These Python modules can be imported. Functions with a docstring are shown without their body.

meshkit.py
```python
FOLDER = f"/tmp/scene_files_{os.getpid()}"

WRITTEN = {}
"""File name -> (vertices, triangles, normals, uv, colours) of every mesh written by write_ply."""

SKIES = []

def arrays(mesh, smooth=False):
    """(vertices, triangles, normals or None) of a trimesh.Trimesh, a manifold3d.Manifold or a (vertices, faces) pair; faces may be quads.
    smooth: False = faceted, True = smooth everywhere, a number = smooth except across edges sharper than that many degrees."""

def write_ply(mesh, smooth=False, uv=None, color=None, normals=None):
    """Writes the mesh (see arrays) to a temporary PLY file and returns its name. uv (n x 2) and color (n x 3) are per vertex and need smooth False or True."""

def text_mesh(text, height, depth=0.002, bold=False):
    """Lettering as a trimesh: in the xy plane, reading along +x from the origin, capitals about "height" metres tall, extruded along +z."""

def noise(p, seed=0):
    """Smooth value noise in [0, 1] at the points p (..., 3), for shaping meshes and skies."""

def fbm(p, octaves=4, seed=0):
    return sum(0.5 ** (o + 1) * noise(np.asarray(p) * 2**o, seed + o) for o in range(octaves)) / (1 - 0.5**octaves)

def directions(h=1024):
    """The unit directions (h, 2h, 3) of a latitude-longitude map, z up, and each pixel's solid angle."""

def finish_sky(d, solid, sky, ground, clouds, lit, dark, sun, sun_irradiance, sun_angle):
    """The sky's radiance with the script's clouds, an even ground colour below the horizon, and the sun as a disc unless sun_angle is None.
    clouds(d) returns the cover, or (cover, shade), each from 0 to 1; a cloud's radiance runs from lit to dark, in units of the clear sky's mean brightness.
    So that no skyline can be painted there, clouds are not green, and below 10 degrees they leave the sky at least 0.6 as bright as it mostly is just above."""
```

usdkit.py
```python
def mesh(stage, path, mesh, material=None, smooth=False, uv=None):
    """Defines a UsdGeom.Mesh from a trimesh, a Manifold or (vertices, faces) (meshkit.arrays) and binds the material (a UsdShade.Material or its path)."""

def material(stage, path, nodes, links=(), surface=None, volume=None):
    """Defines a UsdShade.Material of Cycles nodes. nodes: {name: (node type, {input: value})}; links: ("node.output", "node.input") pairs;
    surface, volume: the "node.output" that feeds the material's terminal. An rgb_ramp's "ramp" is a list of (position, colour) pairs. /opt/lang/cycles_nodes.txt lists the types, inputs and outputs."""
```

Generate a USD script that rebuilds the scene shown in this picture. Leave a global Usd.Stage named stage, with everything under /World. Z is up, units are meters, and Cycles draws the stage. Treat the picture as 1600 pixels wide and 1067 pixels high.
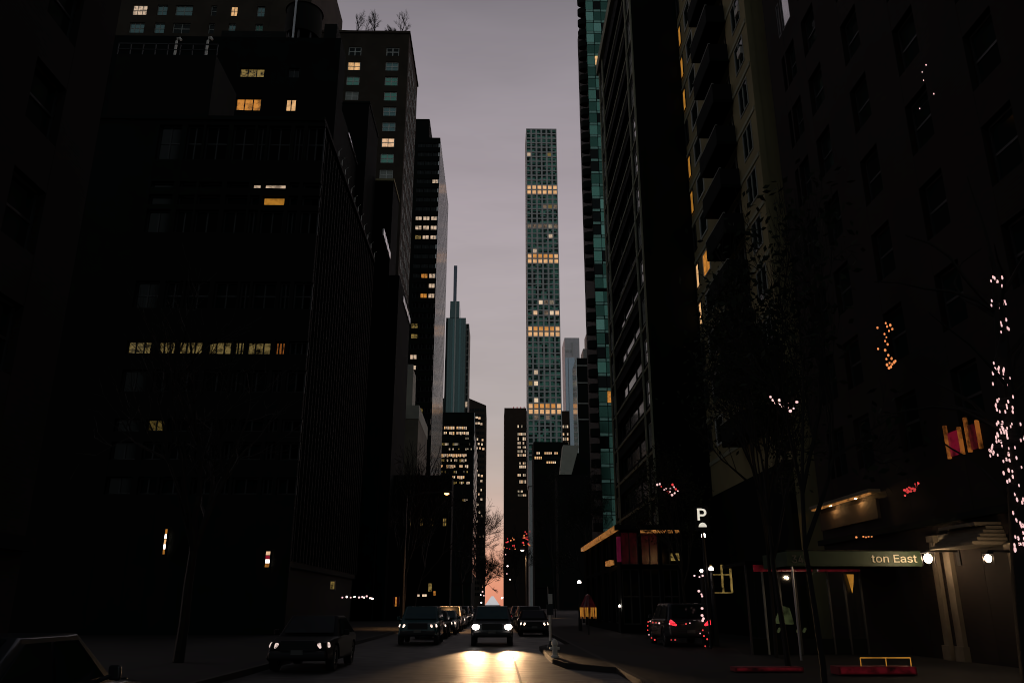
import math, random
import numpy as np, trimesh, manifold3d, usdkit, meshkit
from pxr import Usd, UsdGeom, UsdLux, UsdShade, Sdf, Gf

random.seed(7)
RNG = np.random.default_rng(7)
stage = Usd.Stage.CreateInMemory()
UsdGeom.SetStageUpAxis(stage, 'Z'); UsdGeom.SetStageMetersPerUnit(stage, 1.0)
W = UsdGeom.Xform.Define(stage, '/World'); stage.SetDefaultPrim(W.GetPrim())
UsdGeom.Scope.Define(stage, '/World/Looks')

# ------------------------------------------------------------------ camera
FPX, PW, PH, EYE = 1273.0, 1600, 1067, 1.7
PITCH = math.atan(412.0 / FPX)
YAW = math.atan(25.0 * math.cos(PITCH) / FPX)            # to the right of the street's axis (+y)
fwd = np.array([math.sin(YAW) * math.cos(PITCH), math.cos(YAW) * math.cos(PITCH), math.sin(PITCH)])
rgt = np.array([math.cos(YAW), -math.sin(YAW), 0.0])
upv = np.cross(rgt, fwd)
CAM = np.array([0.0, 0.0, EYE])
cam = UsdGeom.Camera.Define(stage, '/World/camera')
m = Gf.Matrix4d(*rgt, 0, *upv, 0, *(-fwd), 0, *CAM, 1)
cam.AddTransformOp().Set(m)
cam.CreateHorizontalApertureAttr(36.0); cam.CreateVerticalApertureAttr(36.0 * PH / PW)
cam.CreateFocalLengthAttr(36.0 * FPX / PW)
cam.CreateClippingRangeAttr(Gf.Vec2f(0.05, 20000))
cam.CreateExposureAttr(0.0)

# ------------------------------------------------------------------ dusk sky and the sun at the horizon
SUN_EL, SUN_ROT = math.radians(0.8), -0.12
dome = UsdLux.DomeLight.Define(stage, '/World/sky')
dome.GetPrim().SetCustomDataByKey('kind', 'structure'); dome.GetPrim().SetCustomDataByKey('label', 'hazy mauve dusk sky glowing orange low at the end of the street')
S10 = 10.0
def s10(c): return tuple(S10 * x for x in c)
west = [(0.0, s10((.74, .27, .17))), (.03, s10((.78, .34, .225))), (.06, s10((.74, .41, .31))), (.10, s10((.63, .46, .395))), (.15, s10((.54, .46, .425))), (.22, s10((.495, .445, .44))),
        (.34, s10((.465, .41, .425))), (.47, s10((.42, .365, .395))), (.57, s10((.335, .297, .328))), (.65, s10((.23, .207, .232))), (.8, s10((.085, .08, .095))), (1.0, s10((.05, .048, .06)))]
east = [(0.0, s10((.09, .095, .10))), (.15, s10((.13, .15, .155))), (.5, s10((.165, .19, .198))), (.75, s10((.09, .10, .11))), (1.0, s10((.05, .048, .06)))]
skym = usdkit.material(stage, '/World/Looks/dusk_sky', {
    'tc': ('texture_coordinate', {}), 'sep': ('separate_xyz', {}),
    'rw': ('rgb_ramp', {'ramp': west}), 're': ('rgb_ramp', {'ramp': east}),
    'az': ('map_range', {'from_min': -0.75, 'from_max': 0.8, 'to_min': 0.0, 'to_max': 1.0, 'clamp': True, 'range_type': 'smoothstep'}),
    'mx': ('mix', {}), 'mp': ('mapping', {'scale': (1.2, 1.2, 7.0)}),
    'nz': ('noise_texture', {'scale': 2.2, 'detail': 5.0, 'roughness': 0.55}),
    'nr': ('map_range', {'from_min': 0.3, 'from_max': 0.7, 'to_min': 0.91, 'to_max': 1.08}),
    'cl': ('vector_math', {'math_type': 'scale'}),
    'st': ('sky_texture', {'sky_type': 'single_scattering', 'sun_disc': False, 'sun_elevation': SUN_EL, 'sun_rotation': SUN_ROT, 'aerosol_density': 2.0}),
    'fin': ('mix', {'fac': 0.93}), 'bg': ('background_shader', {'strength': 0.1})},
    [('tc.generated', 'sep.vector'), ('sep.z', 'rw.fac'), ('sep.z', 're.fac'), ('sep.y', 'az.value'), ('az.result', 'mx.fac'), ('re.color', 'mx.color1'), ('rw.color', 'mx.color2'),
     ('tc.generated', 'mp.vector'), ('mp.vector', 'nz.vector'), ('nz.fac', 'nr.value'), ('mx.color', 'cl.vector1'), ('nr.result', 'cl.scale'),
     ('st.color', 'fin.color1'), ('cl.vector', 'fin.color2'), ('fin.color', 'bg.color')], surface='bg.background')
UsdShade.MaterialBindingAPI.Apply(dome.GetPrim()).Bind(skym)
sun = UsdLux.DistantLight.Define(stage, '/World/sun')
sun.CreateIntensityAttr(0.02); sun.CreateAngleAttr(0.5); sun.CreateColorAttr(Gf.Vec3f(1.0, .62, .36)); sun.CreateNormalizeAttr(True)
sun.AddRotateXYZOp().Set(Gf.Vec3f(math.degrees(math.pi / 2 - SUN_EL), 0.0, math.degrees(math.pi - SUN_ROT)))

# ------------------------------------------------------------------ pixel helpers: where in the world a point of the photograph lies
def ray(px, py):
    d = fwd * FPX + rgt * (px - PW / 2) - upv * (py - PH / 2)
    return d / np.linalg.norm(d)
def at_Y(px, py, Y): d = ray(px, py); return CAM + d * (Y / d[1])
def at_X(px, py, X): d = ray(px, py); return CAM + d * (X / d[0])
def at_Z(px, py, Z): d = ray(px, py); return CAM + d * ((Z - EYE) / d[2])

# ------------------------------------------------------------------ materials
MATS = {}
def wallmat(name, c, c2=None, scale=0.35, rough=0.85, bump=0.25, bscale=9.0, spec=0.25, metal=0.0):
    c2 = c2 or tuple(x * 0.72 for x in c)
    MATS[name] = usdkit.material(stage, '/World/Looks/' + name, {
        'g': ('geometry', {}), 'n': ('noise_texture', {'scale': scale, 'detail': 6.0, 'roughness': 0.62}), 'r': ('rgb_ramp', {'ramp': [(0.3, c2), (0.7, c)]}),
        'n2': ('noise_texture', {'scale': bscale, 'detail': 4.0}), 'b': ('bump', {'strength': bump, 'distance': 0.02}),
        'p': ('principled_bsdf', {'roughness': rough, 'specular_ior_level': spec, 'metallic': metal})},
        [('g.position', 'n.vector'), ('g.position', 'n2.vector'), ('n.fac', 'r.fac'), ('r.color', 'p.base_color'), ('n2.fac', 'b.height'), ('b.normal', 'p.normal')], surface='p.BSDF')
def brickmat(name, c, c2, mortar):
    MATS[name] = usdkit.material(stage, '/World/Looks/' + name, {
        'g': ('geometry', {}), 's': ('separate_xyz', {}), 'a': ('math', {'math_type': 'add'}), 'cv': ('combine_xyz', {}),
        'k': ('brick_texture', {'color1': c, 'color2': c2, 'mortar': mortar, 'scale': 1.0, 'brick_width': 0.24, 'row_height': 0.08, 'mortar_size': 0.008}),
        'n': ('noise_texture', {'scale': 0.3, 'detail': 6.0}), 'nr': ('map_range', {'from_min': .3, 'from_max': .7, 'to_min': .65, 'to_max': 1.1}), 'v': ('vector_math', {'math_type': 'scale'}),
        'p': ('principled_bsdf', {'roughness': 0.9, 'specular_ior_level': .2})},
        [('g.position', 's.vector'), ('s.x', 'a.value1'), ('s.y', 'a.value2'), ('a.value', 'cv.x'), ('s.z', 'cv.y'), ('cv.vector', 'k.vector'), ('g.position', 'n.vector'), ('n.fac', 'nr.value'),
         ('k.color', 'v.vector1'), ('nr.result', 'v.scale'), ('v.vector', 'p.base_color')], surface='p.BSDF')
def plain(name, c, rough=0.5, metal=0.0, spec=0.5, coat=0.0):
    MATS[name] = usdkit.material(stage, '/World/Looks/' + name, {
        'g': ('geometry', {}), 'n': ('noise_texture', {'scale': 3.0, 'detail': 4.0}), 'r': ('rgb_ramp', {'ramp': [(0.3, tuple(.8 * x for x in c)), (0.7, c)]}),
        'p': ('principled_bsdf', {'roughness': rough, 'metallic': metal, 'specular_ior_level': spec, 'coat_weight': coat})},
        [('g.position', 'n.vector'), ('n.fac', 'r.fac'), ('r.color', 'p.base_color')], surface='p.BSDF')
def lit(name, c, strength, lo=0.35, scale=1.6, stretch=(1, 1, 1), c2=None):
    c2 = c2 or tuple(lo * x for x in c)
    MATS[name] = usdkit.material(stage, '/World/Looks/' + name, {
        'g': ('geometry', {}), 'mp': ('mapping', {'scale': stretch}), 'n': ('noise_texture', {'scale': scale, 'detail': 4.0, 'roughness': 0.65}), 'r': ('rgb_ramp', {'ramp': [(0.36, c2), (0.56, c)]}),
        'p': ('principled_bsdf', {'base_color': (.02, .02, .02), 'roughness': 0.15, 'emission_strength': strength})},
        [('g.position', 'mp.vector'), ('mp.vector', 'n.vector'), ('n.fac', 'r.fac'), ('r.color', 'p.emission_color')], surface='p.BSDF')

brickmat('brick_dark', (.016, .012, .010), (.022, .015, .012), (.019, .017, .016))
brickmat('brick_brown', (.044, .033, .023), (.036, .027, .019), (.043, .038, .029))
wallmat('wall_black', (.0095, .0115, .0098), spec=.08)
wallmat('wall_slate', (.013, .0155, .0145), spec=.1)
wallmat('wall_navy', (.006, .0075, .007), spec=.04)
wallmat('wall_brown', (.055, .042, .033), spec=.15)
wallmat('wall_olive', (.30, .265, .14), (.23, .20, .11))
wallmat('wall_tan', (.19, .17, .13))
wallmat('stone_light', (.42, .42, .35), (.33, .33, .28))
wallmat('stone_dark', (.16, .135, .10), (.11, .09, .065), scale=1.5)  # stone colour kept dark so it stays near black away from the lanterns
wallmat('concrete_pale', (.34, .34, .31), rough=.75)
wallmat('concrete_tower', (.60, .615, .60), (.54, .555, .54), rough=.7)
wallmat('concrete_olive', (.34, .35, .25))
wallmat('grey_tower', (.78, .76, .78), (.7, .68, .7))
wallmat('blue_tower', (.20, .24, .31), rough=.3, spec=.6)
wallmat('teal_slab', (.34, .66, .56), (.28, .56, .47), rough=.4)
wallmat('pavement', (.022, .0215, .021), scale=.8, bscale=20, spec=.15)
wallmat('kerb_stone', (.03, .029, .027))
wallmat('bark', (.02, .017, .014), scale=3, bscale=25, bump=.6)
wallmat('bark_pale', (.10, .085, .07), scale=3)
plain('metal_dark', (.03, .03, .032), .45, .6)
plain('metal_grey', (.35, .36, .37), .35, .8)
plain('frame_white', (.62, .64, .6), .5)
plain('frame_pale', (.34, .36, .33), .55)
plain('frame_dark', (.025, .026, .028), .5)
plain('glass_dark', (.004, .0065, .006), .08, 0.0, .17)
plain('glass_teal', (.17, .40, .32), .12, .85)
plain('glass_teal_dim', (.06, .16, .125), .12, .8)
plain('glass_steel', (.15, .25, .25), .14, .85)
plain('glass_slate', (.125, .18, .178), .14, .85)
plain('glass_bright_teal', (.30, .62, .52), .12, .85)
plain('glass_blue', (.62, .70, .80), .2, .85)
plain('glass_mirror', (.72, .70, .70), .13, .95)
plain('blind_grey', (.30, .32, .29), .7)
plain('paint_black', (.012, .013, .015), .25, .0, .5, .35)
plain('paint_dark_grey', (.02, .021, .023), .3, .3, .5, .35)
plain('paint_matte', (.005, .0055, .006), .5, 0.0, .15)
plain('paint_teal', (.008, .045, .048), .25, .2, .5, .35)
plain('paint_red', (.10, .012, .012), .3, .0, .5, .35)
plain('paint_silver', (.08, .085, .09), .35, .6, .5, .35)
plain('rubber', (.02, .02, .02), .8)
plain('red_cloth', (.22, .010, .02), .65)
plain('plate_grey', (.12, .12, .11), .5)
plain('plastic_white', (.72, .70, .64), .5)
plain('sign_green', (.022, .05, .022), .6)
plain('letter_cream', (.70, .66, .50), .5)
plain('letter_cream_shaded', (.16, .15, .12), .5)  # cream letters darkened in colour, as if out of the lantern's reach
MATS['window_clear'] = usdkit.material(stage, '/World/Looks/window_clear', {'f': ('fresnel', {'IOR': 1.5}), 't': ('transparent_bsdf', {'color': (.9, .95, .92)}), 'g': ('glossy_bsdf', {'roughness': .03, 'color': (.9, .9, .9)}), 'm': ('mix_closure', {})}, [('f.fac', 'm.fac'), ('t.BSDF', 'm.closure1'), ('g.BSDF', 'm.closure2')], surface='m.closure')
plain('leaf_dark', (.025, .032, .018), .8, 0, .1)
lit('lit_warm', (1.0, .56, .24), .80, .55)
lit('lit_peach', (1.0, .62, .36), .80, .6)
lit('lit_pale', (1.0, .72, .50), .62, .3, 2.2)
lit('lit_orange', (1.0, .38, .06), .55, .35, 2.0)
lit('lit_amber', (.95, .40, .05), .42, .5, 1.2)
lit('lit_yellow_dim', (.70, .47, .13), .30, .01, 2.6)
lit('lit_plants', (.70, .50, .17), .20, .0, 2.3, (1, 1, 1.5))
lit('lit_yellow_faint', (.62, .42, .10), .12, .05, 2.6)
lit('lit_orange_dim', (1.0, .30, .05), .22, .1, 2.4)
lit('lit_green_dim', (.35, .38, .16), .10, .15, 2.0)
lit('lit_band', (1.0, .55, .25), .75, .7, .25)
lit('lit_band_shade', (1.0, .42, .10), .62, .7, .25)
lit('lit_office', (1.0, .66, .44), .70, .02, .35, (1, 1, .2))
lit('lit_office_dim', (.9, .72, .5), .34, .02, .55, (1, 1, .2))
lit('lit_far_dot', (1.0, .74, .5), .8, .7)
lit('lit_red', (.62, .02, .05), .42, .15, 1.5)
lit('lit_dusky', (.9, .62, .42), .17, .1, .45)
lit('lit_red_deep', (.5, .012, .05), .022, .1, 3.0)
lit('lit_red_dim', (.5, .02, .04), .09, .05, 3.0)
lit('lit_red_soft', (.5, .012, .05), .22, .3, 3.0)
lit('lit_magenta', (.5, .02, .12), .10, .4)
lit('lamp_sodium', (1.0, .42, .12), 7.0, 1.0)
lit('lamp_white', (1.0, .85, .76), 3.0, 1.0)
lit('lamp_bright', (1.0, .80, .62), 6.0, 1.0)
lit('bulb_pink', (1.0, .60, .58), 1.05, .9)
lit('bulb_red', (1.0, .07, .07), .8, .6)
lit('bulb_orange', (1.0, .32, .10), .9, .6)
lit('headlamp', (1.0, .86, .76), 7.0, 1.0)
lit('headlamp_glint_faint', (1.0, .78, .70), .8, .02, 9.0)  # patchy emission in place of faint glints on a parked headlamp
lit('headlamp_mid', (1.0, .78, .60), 4.0, .6, 5.0)
lit('headlamp_glint', (1.0, .74, .60), 2.4, .05, 9.0)  # noise-broken glow put in for reflected glints on parked cars
lit('tail_red', (1.0, .03, .05), 1.6, .7)
lit('topper_white', (.95, .93, .95), .55, .9)
lit('sign_white', (1.0, .93, .78), .72, .95)
lit('amber_trim', (1.0, .40, .10), .32, .18, 3.0)
MATS['asphalt'] = usdkit.material(stage, '/World/Looks/asphalt', {
    'g': ('geometry', {}), 'n': ('noise_texture', {'scale': 1.1, 'detail': 7.0, 'roughness': .65}), 'r': ('rgb_ramp', {'ramp': [(.3, (.016, .016, .0155)), (.7, (.036, .035, .032))]}),
    'mp': ('mapping', {'scale': (1.0, 3.0, 1.0)}), 'n2': ('noise_texture', {'scale': 1.4, 'detail': 5.0}), 'rr': ('map_range', {'from_min': .3, 'from_max': .7, 'to_min': .46, 'to_max': .7}),
    'n3': ('noise_texture', {'scale': 55.0, 'detail': 3.0}), 'b': ('bump', {'strength': .35, 'distance': .012}),
    'p': ('principled_bsdf', {'specular_ior_level': .45})},
    [('g.position', 'n.vector'), ('n.fac', 'r.fac'), ('r.color', 'p.base_color'), ('g.position', 'mp.vector'), ('mp.vector', 'n2.vector'), ('n2.fac', 'rr.value'), ('rr.result', 'p.roughness'),
     ('g.position', 'n3.vector'), ('n3.fac', 'b.height'), ('b.normal', 'p.normal')], surface='p.BSDF')
# panes of the far tower: each pane (one cell of the 4.75 m grid) has its own tone of tinted glass
MATS['tower_glass'] = usdkit.material(stage, '/World/Looks/tower_glass', {
    'g': ('geometry', {}), 'd': ('vector_math', {'math_type': 'divide', 'vector2': (4.75, 1000.0, 4.875)}), 'f': ('vector_math', {'math_type': 'floor'}), 'w': ('white_noise_texture', {}),
    'r': ('rgb_ramp', {'ramp': [(0.0, (.008, .014, .012)), (.35, (.02, .05, .04)), (.5, (.06, .17, .13)), (1.0, (.13, .33, .25))]}),
    'p': ('principled_bsdf', {'roughness': .12, 'metallic': .8})},
    [('g.position', 'd.vector1'), ('d.vector', 'f.vector1'), ('f.vector', 'w.vector'), ('w.value', 'r.fac'), ('r.color', 'p.base_color')], surface='p.BSDF')

# ------------------------------------------------------------------ mesh and prim helpers
BOXF = np.array([[0, 2, 3], [0, 3, 1], [4, 5, 7], [4, 7, 6], [0, 1, 5], [0, 5, 4], [2, 6, 7], [2, 7, 3], [0, 4, 6], [0, 6, 2], [1, 3, 7], [1, 7, 5]])
class MB:
    """Collects boxes, tubes and meshes that become one mesh."""
    def __init__(s): s.v, s.f, s.n = [], [], 0
    def add(s, v, f):
        v = np.asarray(v, float); s.v.append(v); s.f.append(np.asarray(f, int) + s.n); s.n += len(v); return s
    def box(s, x0, x1, y0, y1, z0, z1):
        x0, x1 = sorted((x0, x1)); y0, y1 = sorted((y0, y1)); z0, z1 = sorted((z0, z1))
        v = [[x, y, z] for z in (z0, z1) for y in (y0, y1) for x in (x0, x1)]
        return s.add(v, BOXF)
    def mesh(s, t): return s.add(t.vertices, t.faces)
    def tube(s, pts, rad, sides=6, cap=True):
        p = np.asarray(pts, float); rad = np.broadcast_to(rad, (len(p),))
        t = np.gradient(p, axis=0); t /= np.linalg.norm(t, axis=1, keepdims=True) + 1e-12
        a = np.cross(t, np.where(np.abs(t[:, 2:]) < .9, [0, 0, 1.0], [1.0, 0, 0])); a /= np.linalg.norm(a, axis=1, keepdims=True) + 1e-12
        b = np.cross(t, a); ang = np.arange(sides) * 2 * np.pi / sides
        v = p[:, None] + rad[:, None, None] * (np.cos(ang)[None, :, None] * a[:, None] + np.sin(ang)[None, :, None] * b[:, None])
        i, j = np.meshgrid(np.arange(len(p) - 1), np.arange(sides), indexing='ij')
        q = np.stack([i * sides + j, i * sides + (j + 1) % sides, (i + 1) * sides + (j + 1) % sides, (i + 1) * sides + j], -1).reshape(-1, 4)
        f = np.vstack([q[:, [0, 1, 2]], q[:, [0, 2, 3]]])
        v = v.reshape(-1, 3)
        if cap:
            n = len(v); v = np.vstack([v, p[:1], p[-1:]]); e = n - sides
            f = np.vstack([f, [[n, (k + 1) % sides, k] for k in range(sides)], [[n + 1, e + k, e + (k + 1) % sides] for k in range(sides)]])
        return s.add(v, f)
    def quad(s, a, b, c, d): return s.add([a, b, c, d], [[0, 1, 2], [0, 2, 3]])
    def out(s): return (np.vstack(s.v), np.vstack(s.f))
USED = {}
def free(parent, name):
    k = (parent, name); n = USED.get(k, -1) + 1; USED[k] = n
    return f'{parent}/{name}' if n == 0 else f'{parent}/{name}_{n:03d}'
def tag(p, label=None, cat=None, group=None, kind=None):
    for k, v in (('label', label), ('category', cat), ('group', group), ('kind', kind)):
        if v: p.SetCustomDataByKey(k, v)
    return p
def thing(name, label, cat, loc=(0, 0, 0), rz=0.0, group=None, rx=0.0):
    x = UsdGeom.Xform.Define(stage, free('/World', name))
    x.AddTranslateOp().Set(Gf.Vec3d(*map(float, loc)))
    if rz: x.AddRotateZOp().Set(float(rz))
    return tag(x.GetPrim(), label, cat, group)
def part(parent, name, mesh, mat, smooth=False, label=None, kind=None):
    path = free(str(parent.GetPath()), name)
    me = mesh.out() if isinstance(mesh, MB) else mesh
    p = usdkit.mesh(stage, path, me, MATS[mat], smooth=smooth).GetPrim()
    return tag(p, label, kind=kind)
def single(name, mesh, mat, label, cat=None, group=None, kind=None, smooth=False):
    me = mesh.out() if isinstance(mesh, MB) else mesh
    p = usdkit.mesh(stage, free('/World', name), me, MATS[mat], smooth=smooth).GetPrim()
    return tag(p, label, cat, group, kind)
def copy_of(src, loc, label, rz=0.0, group=None, cat=None):
    base = src.GetName(); base = base[:-4] if base[-4:-3] == '_' and base[-3:].isdigit() else base
    was = src.GetCustomData()
    x = UsdGeom.Xform.Define(stage, free('/World', base))
    x.GetPrim().GetReferences().AddInternalReference(src.GetPath())
    x.GetPrim().SetInstanceable(True)
    UsdGeom.Xformable(x).ClearXformOpOrder()
    x.AddTranslateOp(UsdGeom.XformOp.PrecisionDouble, 'place').Set(Gf.Vec3d(*map(float, loc)))
    x.AddRotateZOp(UsdGeom.XformOp.PrecisionFloat, 'place').Set(float(rz))
    return tag(x.GetPrim(), label, cat or was.get('category'), group or was.get('group'))

class Plane:
    """A facade plane. front: faces -y at y = at; left: a building on the left, faces +x at x = at; right: faces -x."""
    def __init__(s, kind, at): s.kind, s.at = kind, at
    def box(s, mb, u0, u1, d0, d1, z0, z1):
        if s.kind == 'front': mb.box(u0, u1, s.at - d1, s.at - d0, z0, z1)
        elif s.kind == 'left': mb.box(s.at + d0, s.at + d1, u0, u1, z0, z1)
        else: mb.box(s.at - d1, s.at - d0, u0, u1, z0, z1)
    def uz(s, px, py):
        p = at_Y(px, py, s.at) if s.kind == 'front' else at_X(px, py, s.at)
        return (p[0] if s.kind == 'front' else p[1]), p[2]
def facade(mb, pl, u0, u1, z0, z1, cols, rows, rec):
    """A wall with real openings: piers and spandrels standing REC proud of the core."""
    cols = sorted(cols); rows = sorted(rows)
    edges = [u0] + [x for c in cols for x in c] + [u1]
    for i in range(0, len(edges), 2):
        if edges[i + 1] - edges[i] > 1e-3: pl.box(mb, edges[i], edges[i + 1], -rec, 0, z0, z1)
    ez = [z0] + [x for r in rows for x in r] + [z1]
    for a, b in cols:
        for i in range(0, len(ez), 2):
            if ez[i + 1] - ez[i] > 1e-3: pl.box(mb, a, b, -rec, -.004, ez[i], ez[i + 1])
def window(parent, pl, u0, u1, z0, z1, rec, pane, frame='frame_dark', nx=2, nz=2, fw=.06, mid=None, label=None):
    """window (its frame and glazing bars) > pane."""
    f = MB(); d0, d1 = -rec + .02, -rec + .09
    for a, b in ((u0, u0 + fw), (u1 - fw, u1)): pl.box(f, a, b, d0, d1, z0, z1)
    for a, b in ((z0, z0 + fw), (z1 - fw, z1)): pl.box(f, u0 + fw, u1 - fw, d0, d1, a, b)
    for k in range(1, nx): u = u0 + (u1 - u0) * k / nx; pl.box(f, u - fw / 2, u + fw / 2, d0, d1 - .005, z0 + fw, z1 - fw)
    for k in range(1, nz): z = z0 + (z1 - z0) * (mid if mid and nz == 2 else k / nz); pl.box(f, u0 + fw, u1 - fw, d0, d1 - .01, z - fw / 2, z + fw / 2)
    w = part(parent, 'window', f, frame, label=label)
    g = MB(); pl.box(g, u0 + .01, u1 - .01, d0 - .015, d0 + .02, z0 + .01, z1 - .01)
    part(w, 'pane', g, pane)
    return w
def grid(a, b, n, w, first=None):
    p = (b - a) / n
    return [(a + p * (i + .5) - w / 2, a + p * (i + .5) + w / 2) for i in range(n)]

# ------------------------------------------------------------------ ground, road, pavements
XL, XR = -12.0, 13.85
g = MB(); g.quad([-900, -300, -.02], [900, -300, -.02], [900, 4000, -.02], [-900, 4000, -.02])
single('ground', g, 'wall_black', 'dark city ground between the buildings', kind='structure')
KL, KR = -6.4, 3.2
r = MB(); r.quad([KL, -40, -.012], [KR, -40, -.012], [KR, 1500, -.012], [KL, 1500, -.012])
single('road', r, 'asphalt', 'dark damp asphalt street lit by the headlights of a cab', kind='structure')
rd = stage.GetPrimAtPath('/World/road')
mc = trimesh.creation.cylinder(.36, .006, sections=24, transform=trimesh.transformations.translation_matrix(at_Z(792, 1031, -.006)))
q_ = (mc.vertices, mc.faces); mh_ = q_
for pts_ in ([(690, 1036), (745, 1037), (772, 1036.5), (806, 1037.5), (858, 1036)], [(799, 1018), (803, 1030), (808, 1045), (812, 1058), (816, 1075)], [(655, 1052), (720, 1056), (800, 1055)]):
    P = np.array([at_Z(a, c, -.006) for a, c in pts_]); d = np.gradient(P, axis=0); d[:, 2] = 0; d /= np.linalg.norm(d, axis=1)[:, None]; n_ = np.c_[-d[:, 1], d[:, 0], 0 * d[:, 0]] * .03
    V = np.vstack([P + n_, P - n_]); k = len(P); F = [[i, i + k, i + 1] for i in range(k - 1)] + [[i + 1, i + k, i + k + 1] for i in range(k - 1)]
    part(rd, 'tar_seam', (V, np.array(F)), 'rubber')
part(rd, 'manhole_cover', mh_, 'metal_dark')
def walk(name, x0, x1, y0, y1, kx, label):
    s = MB(); s.box(min(x0, x1), max(x0, x1), y0, y1, -.02, .13)
    p = single(name, s, 'pavement', label, kind='structure')
    return p
walk('pavement', -60, KL - .15, -40, 1500, KL, 'dark pavement on the left of the street')
walk('pavement', KR + .15, 60, -40, 1500, KR, 'dark pavement on the right of the street')
for nm, x0, x1, y0, y1, sd in (('kerb', KL - .15, KL, -40, 1500, 'left'), ('kerb', KR, KR + .15, -40, 1500, 'right')):
    s = MB(); s.box(x0, x1, y0, y1, -.02, .14); single(nm, s, 'kerb_stone', 'granite kerb edging the pavement on the ' + sd, kind='structure')
s = MB(); pts = [(KR + .15, 23.0), (2.0, 25.0), (1.75, 27.0), (1.75, 35.0), (2.2, 36.6), (KR + .15, 37.0)]
from shapely.geometry import Polygon
ext = trimesh.creation.extrude_polygon(Polygon(pts), .16, engine='earcut'); ext.apply_translation([0, 0, -.022])
s.mesh(ext); single('kerb_extension', s, 'pavement', 'rounded kerb extension jutting into the road on the right', kind='structure')

# ------------------------------------------------------------------ buildings
def building(name, label, cat='building'): return thing(name, label, cat)
def upright(px, py, X):                    # (Y, Z) of a photograph point on the street-side plane X
    p = at_X(px, py, X); return p[1], p[2]
DARKP = ['glass_dark', 'glass_dark', 'glass_dark', 'glass_teal_dim']
def pick(a): return a[int(RNG.integers(len(a)))]

# --- left 1: near left, tall dark brick facade beside the camera
yE, _ = upright(190, 0, XL)
pl = Plane('left', XL); b = building('brick_building', 'tall dark brick building filling the left edge of the photo')
w = MB(); w.box(-34, XL - .3, -8, yE, 0, 75)
cols = [(yE - 1.9 - 3.4 * i - 1.5, yE - 1.9 - 3.4 * i) for i in range(7)]; rows = [(3.9 + 3.2 * k, 5.7 + 3.2 * k) for k in range(22)]
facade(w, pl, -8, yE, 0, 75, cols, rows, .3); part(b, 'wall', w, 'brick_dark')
for i, c in enumerate(cols):
    for k, rr in enumerate(rows):
        if k > 13 and i > 4: continue
        window(b, pl, *c, *rr, .3, 'glass_teal_dim' if (i == 0 and k in (5, 6, 7, 8)) else 'glass_dark', nx=1, fw=.07)
s = MB(); s.box(XL, XL + .25, -8, yE + .1, 3.0, 3.35); part(b, 'cornice', s, 'wall_black')

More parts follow.
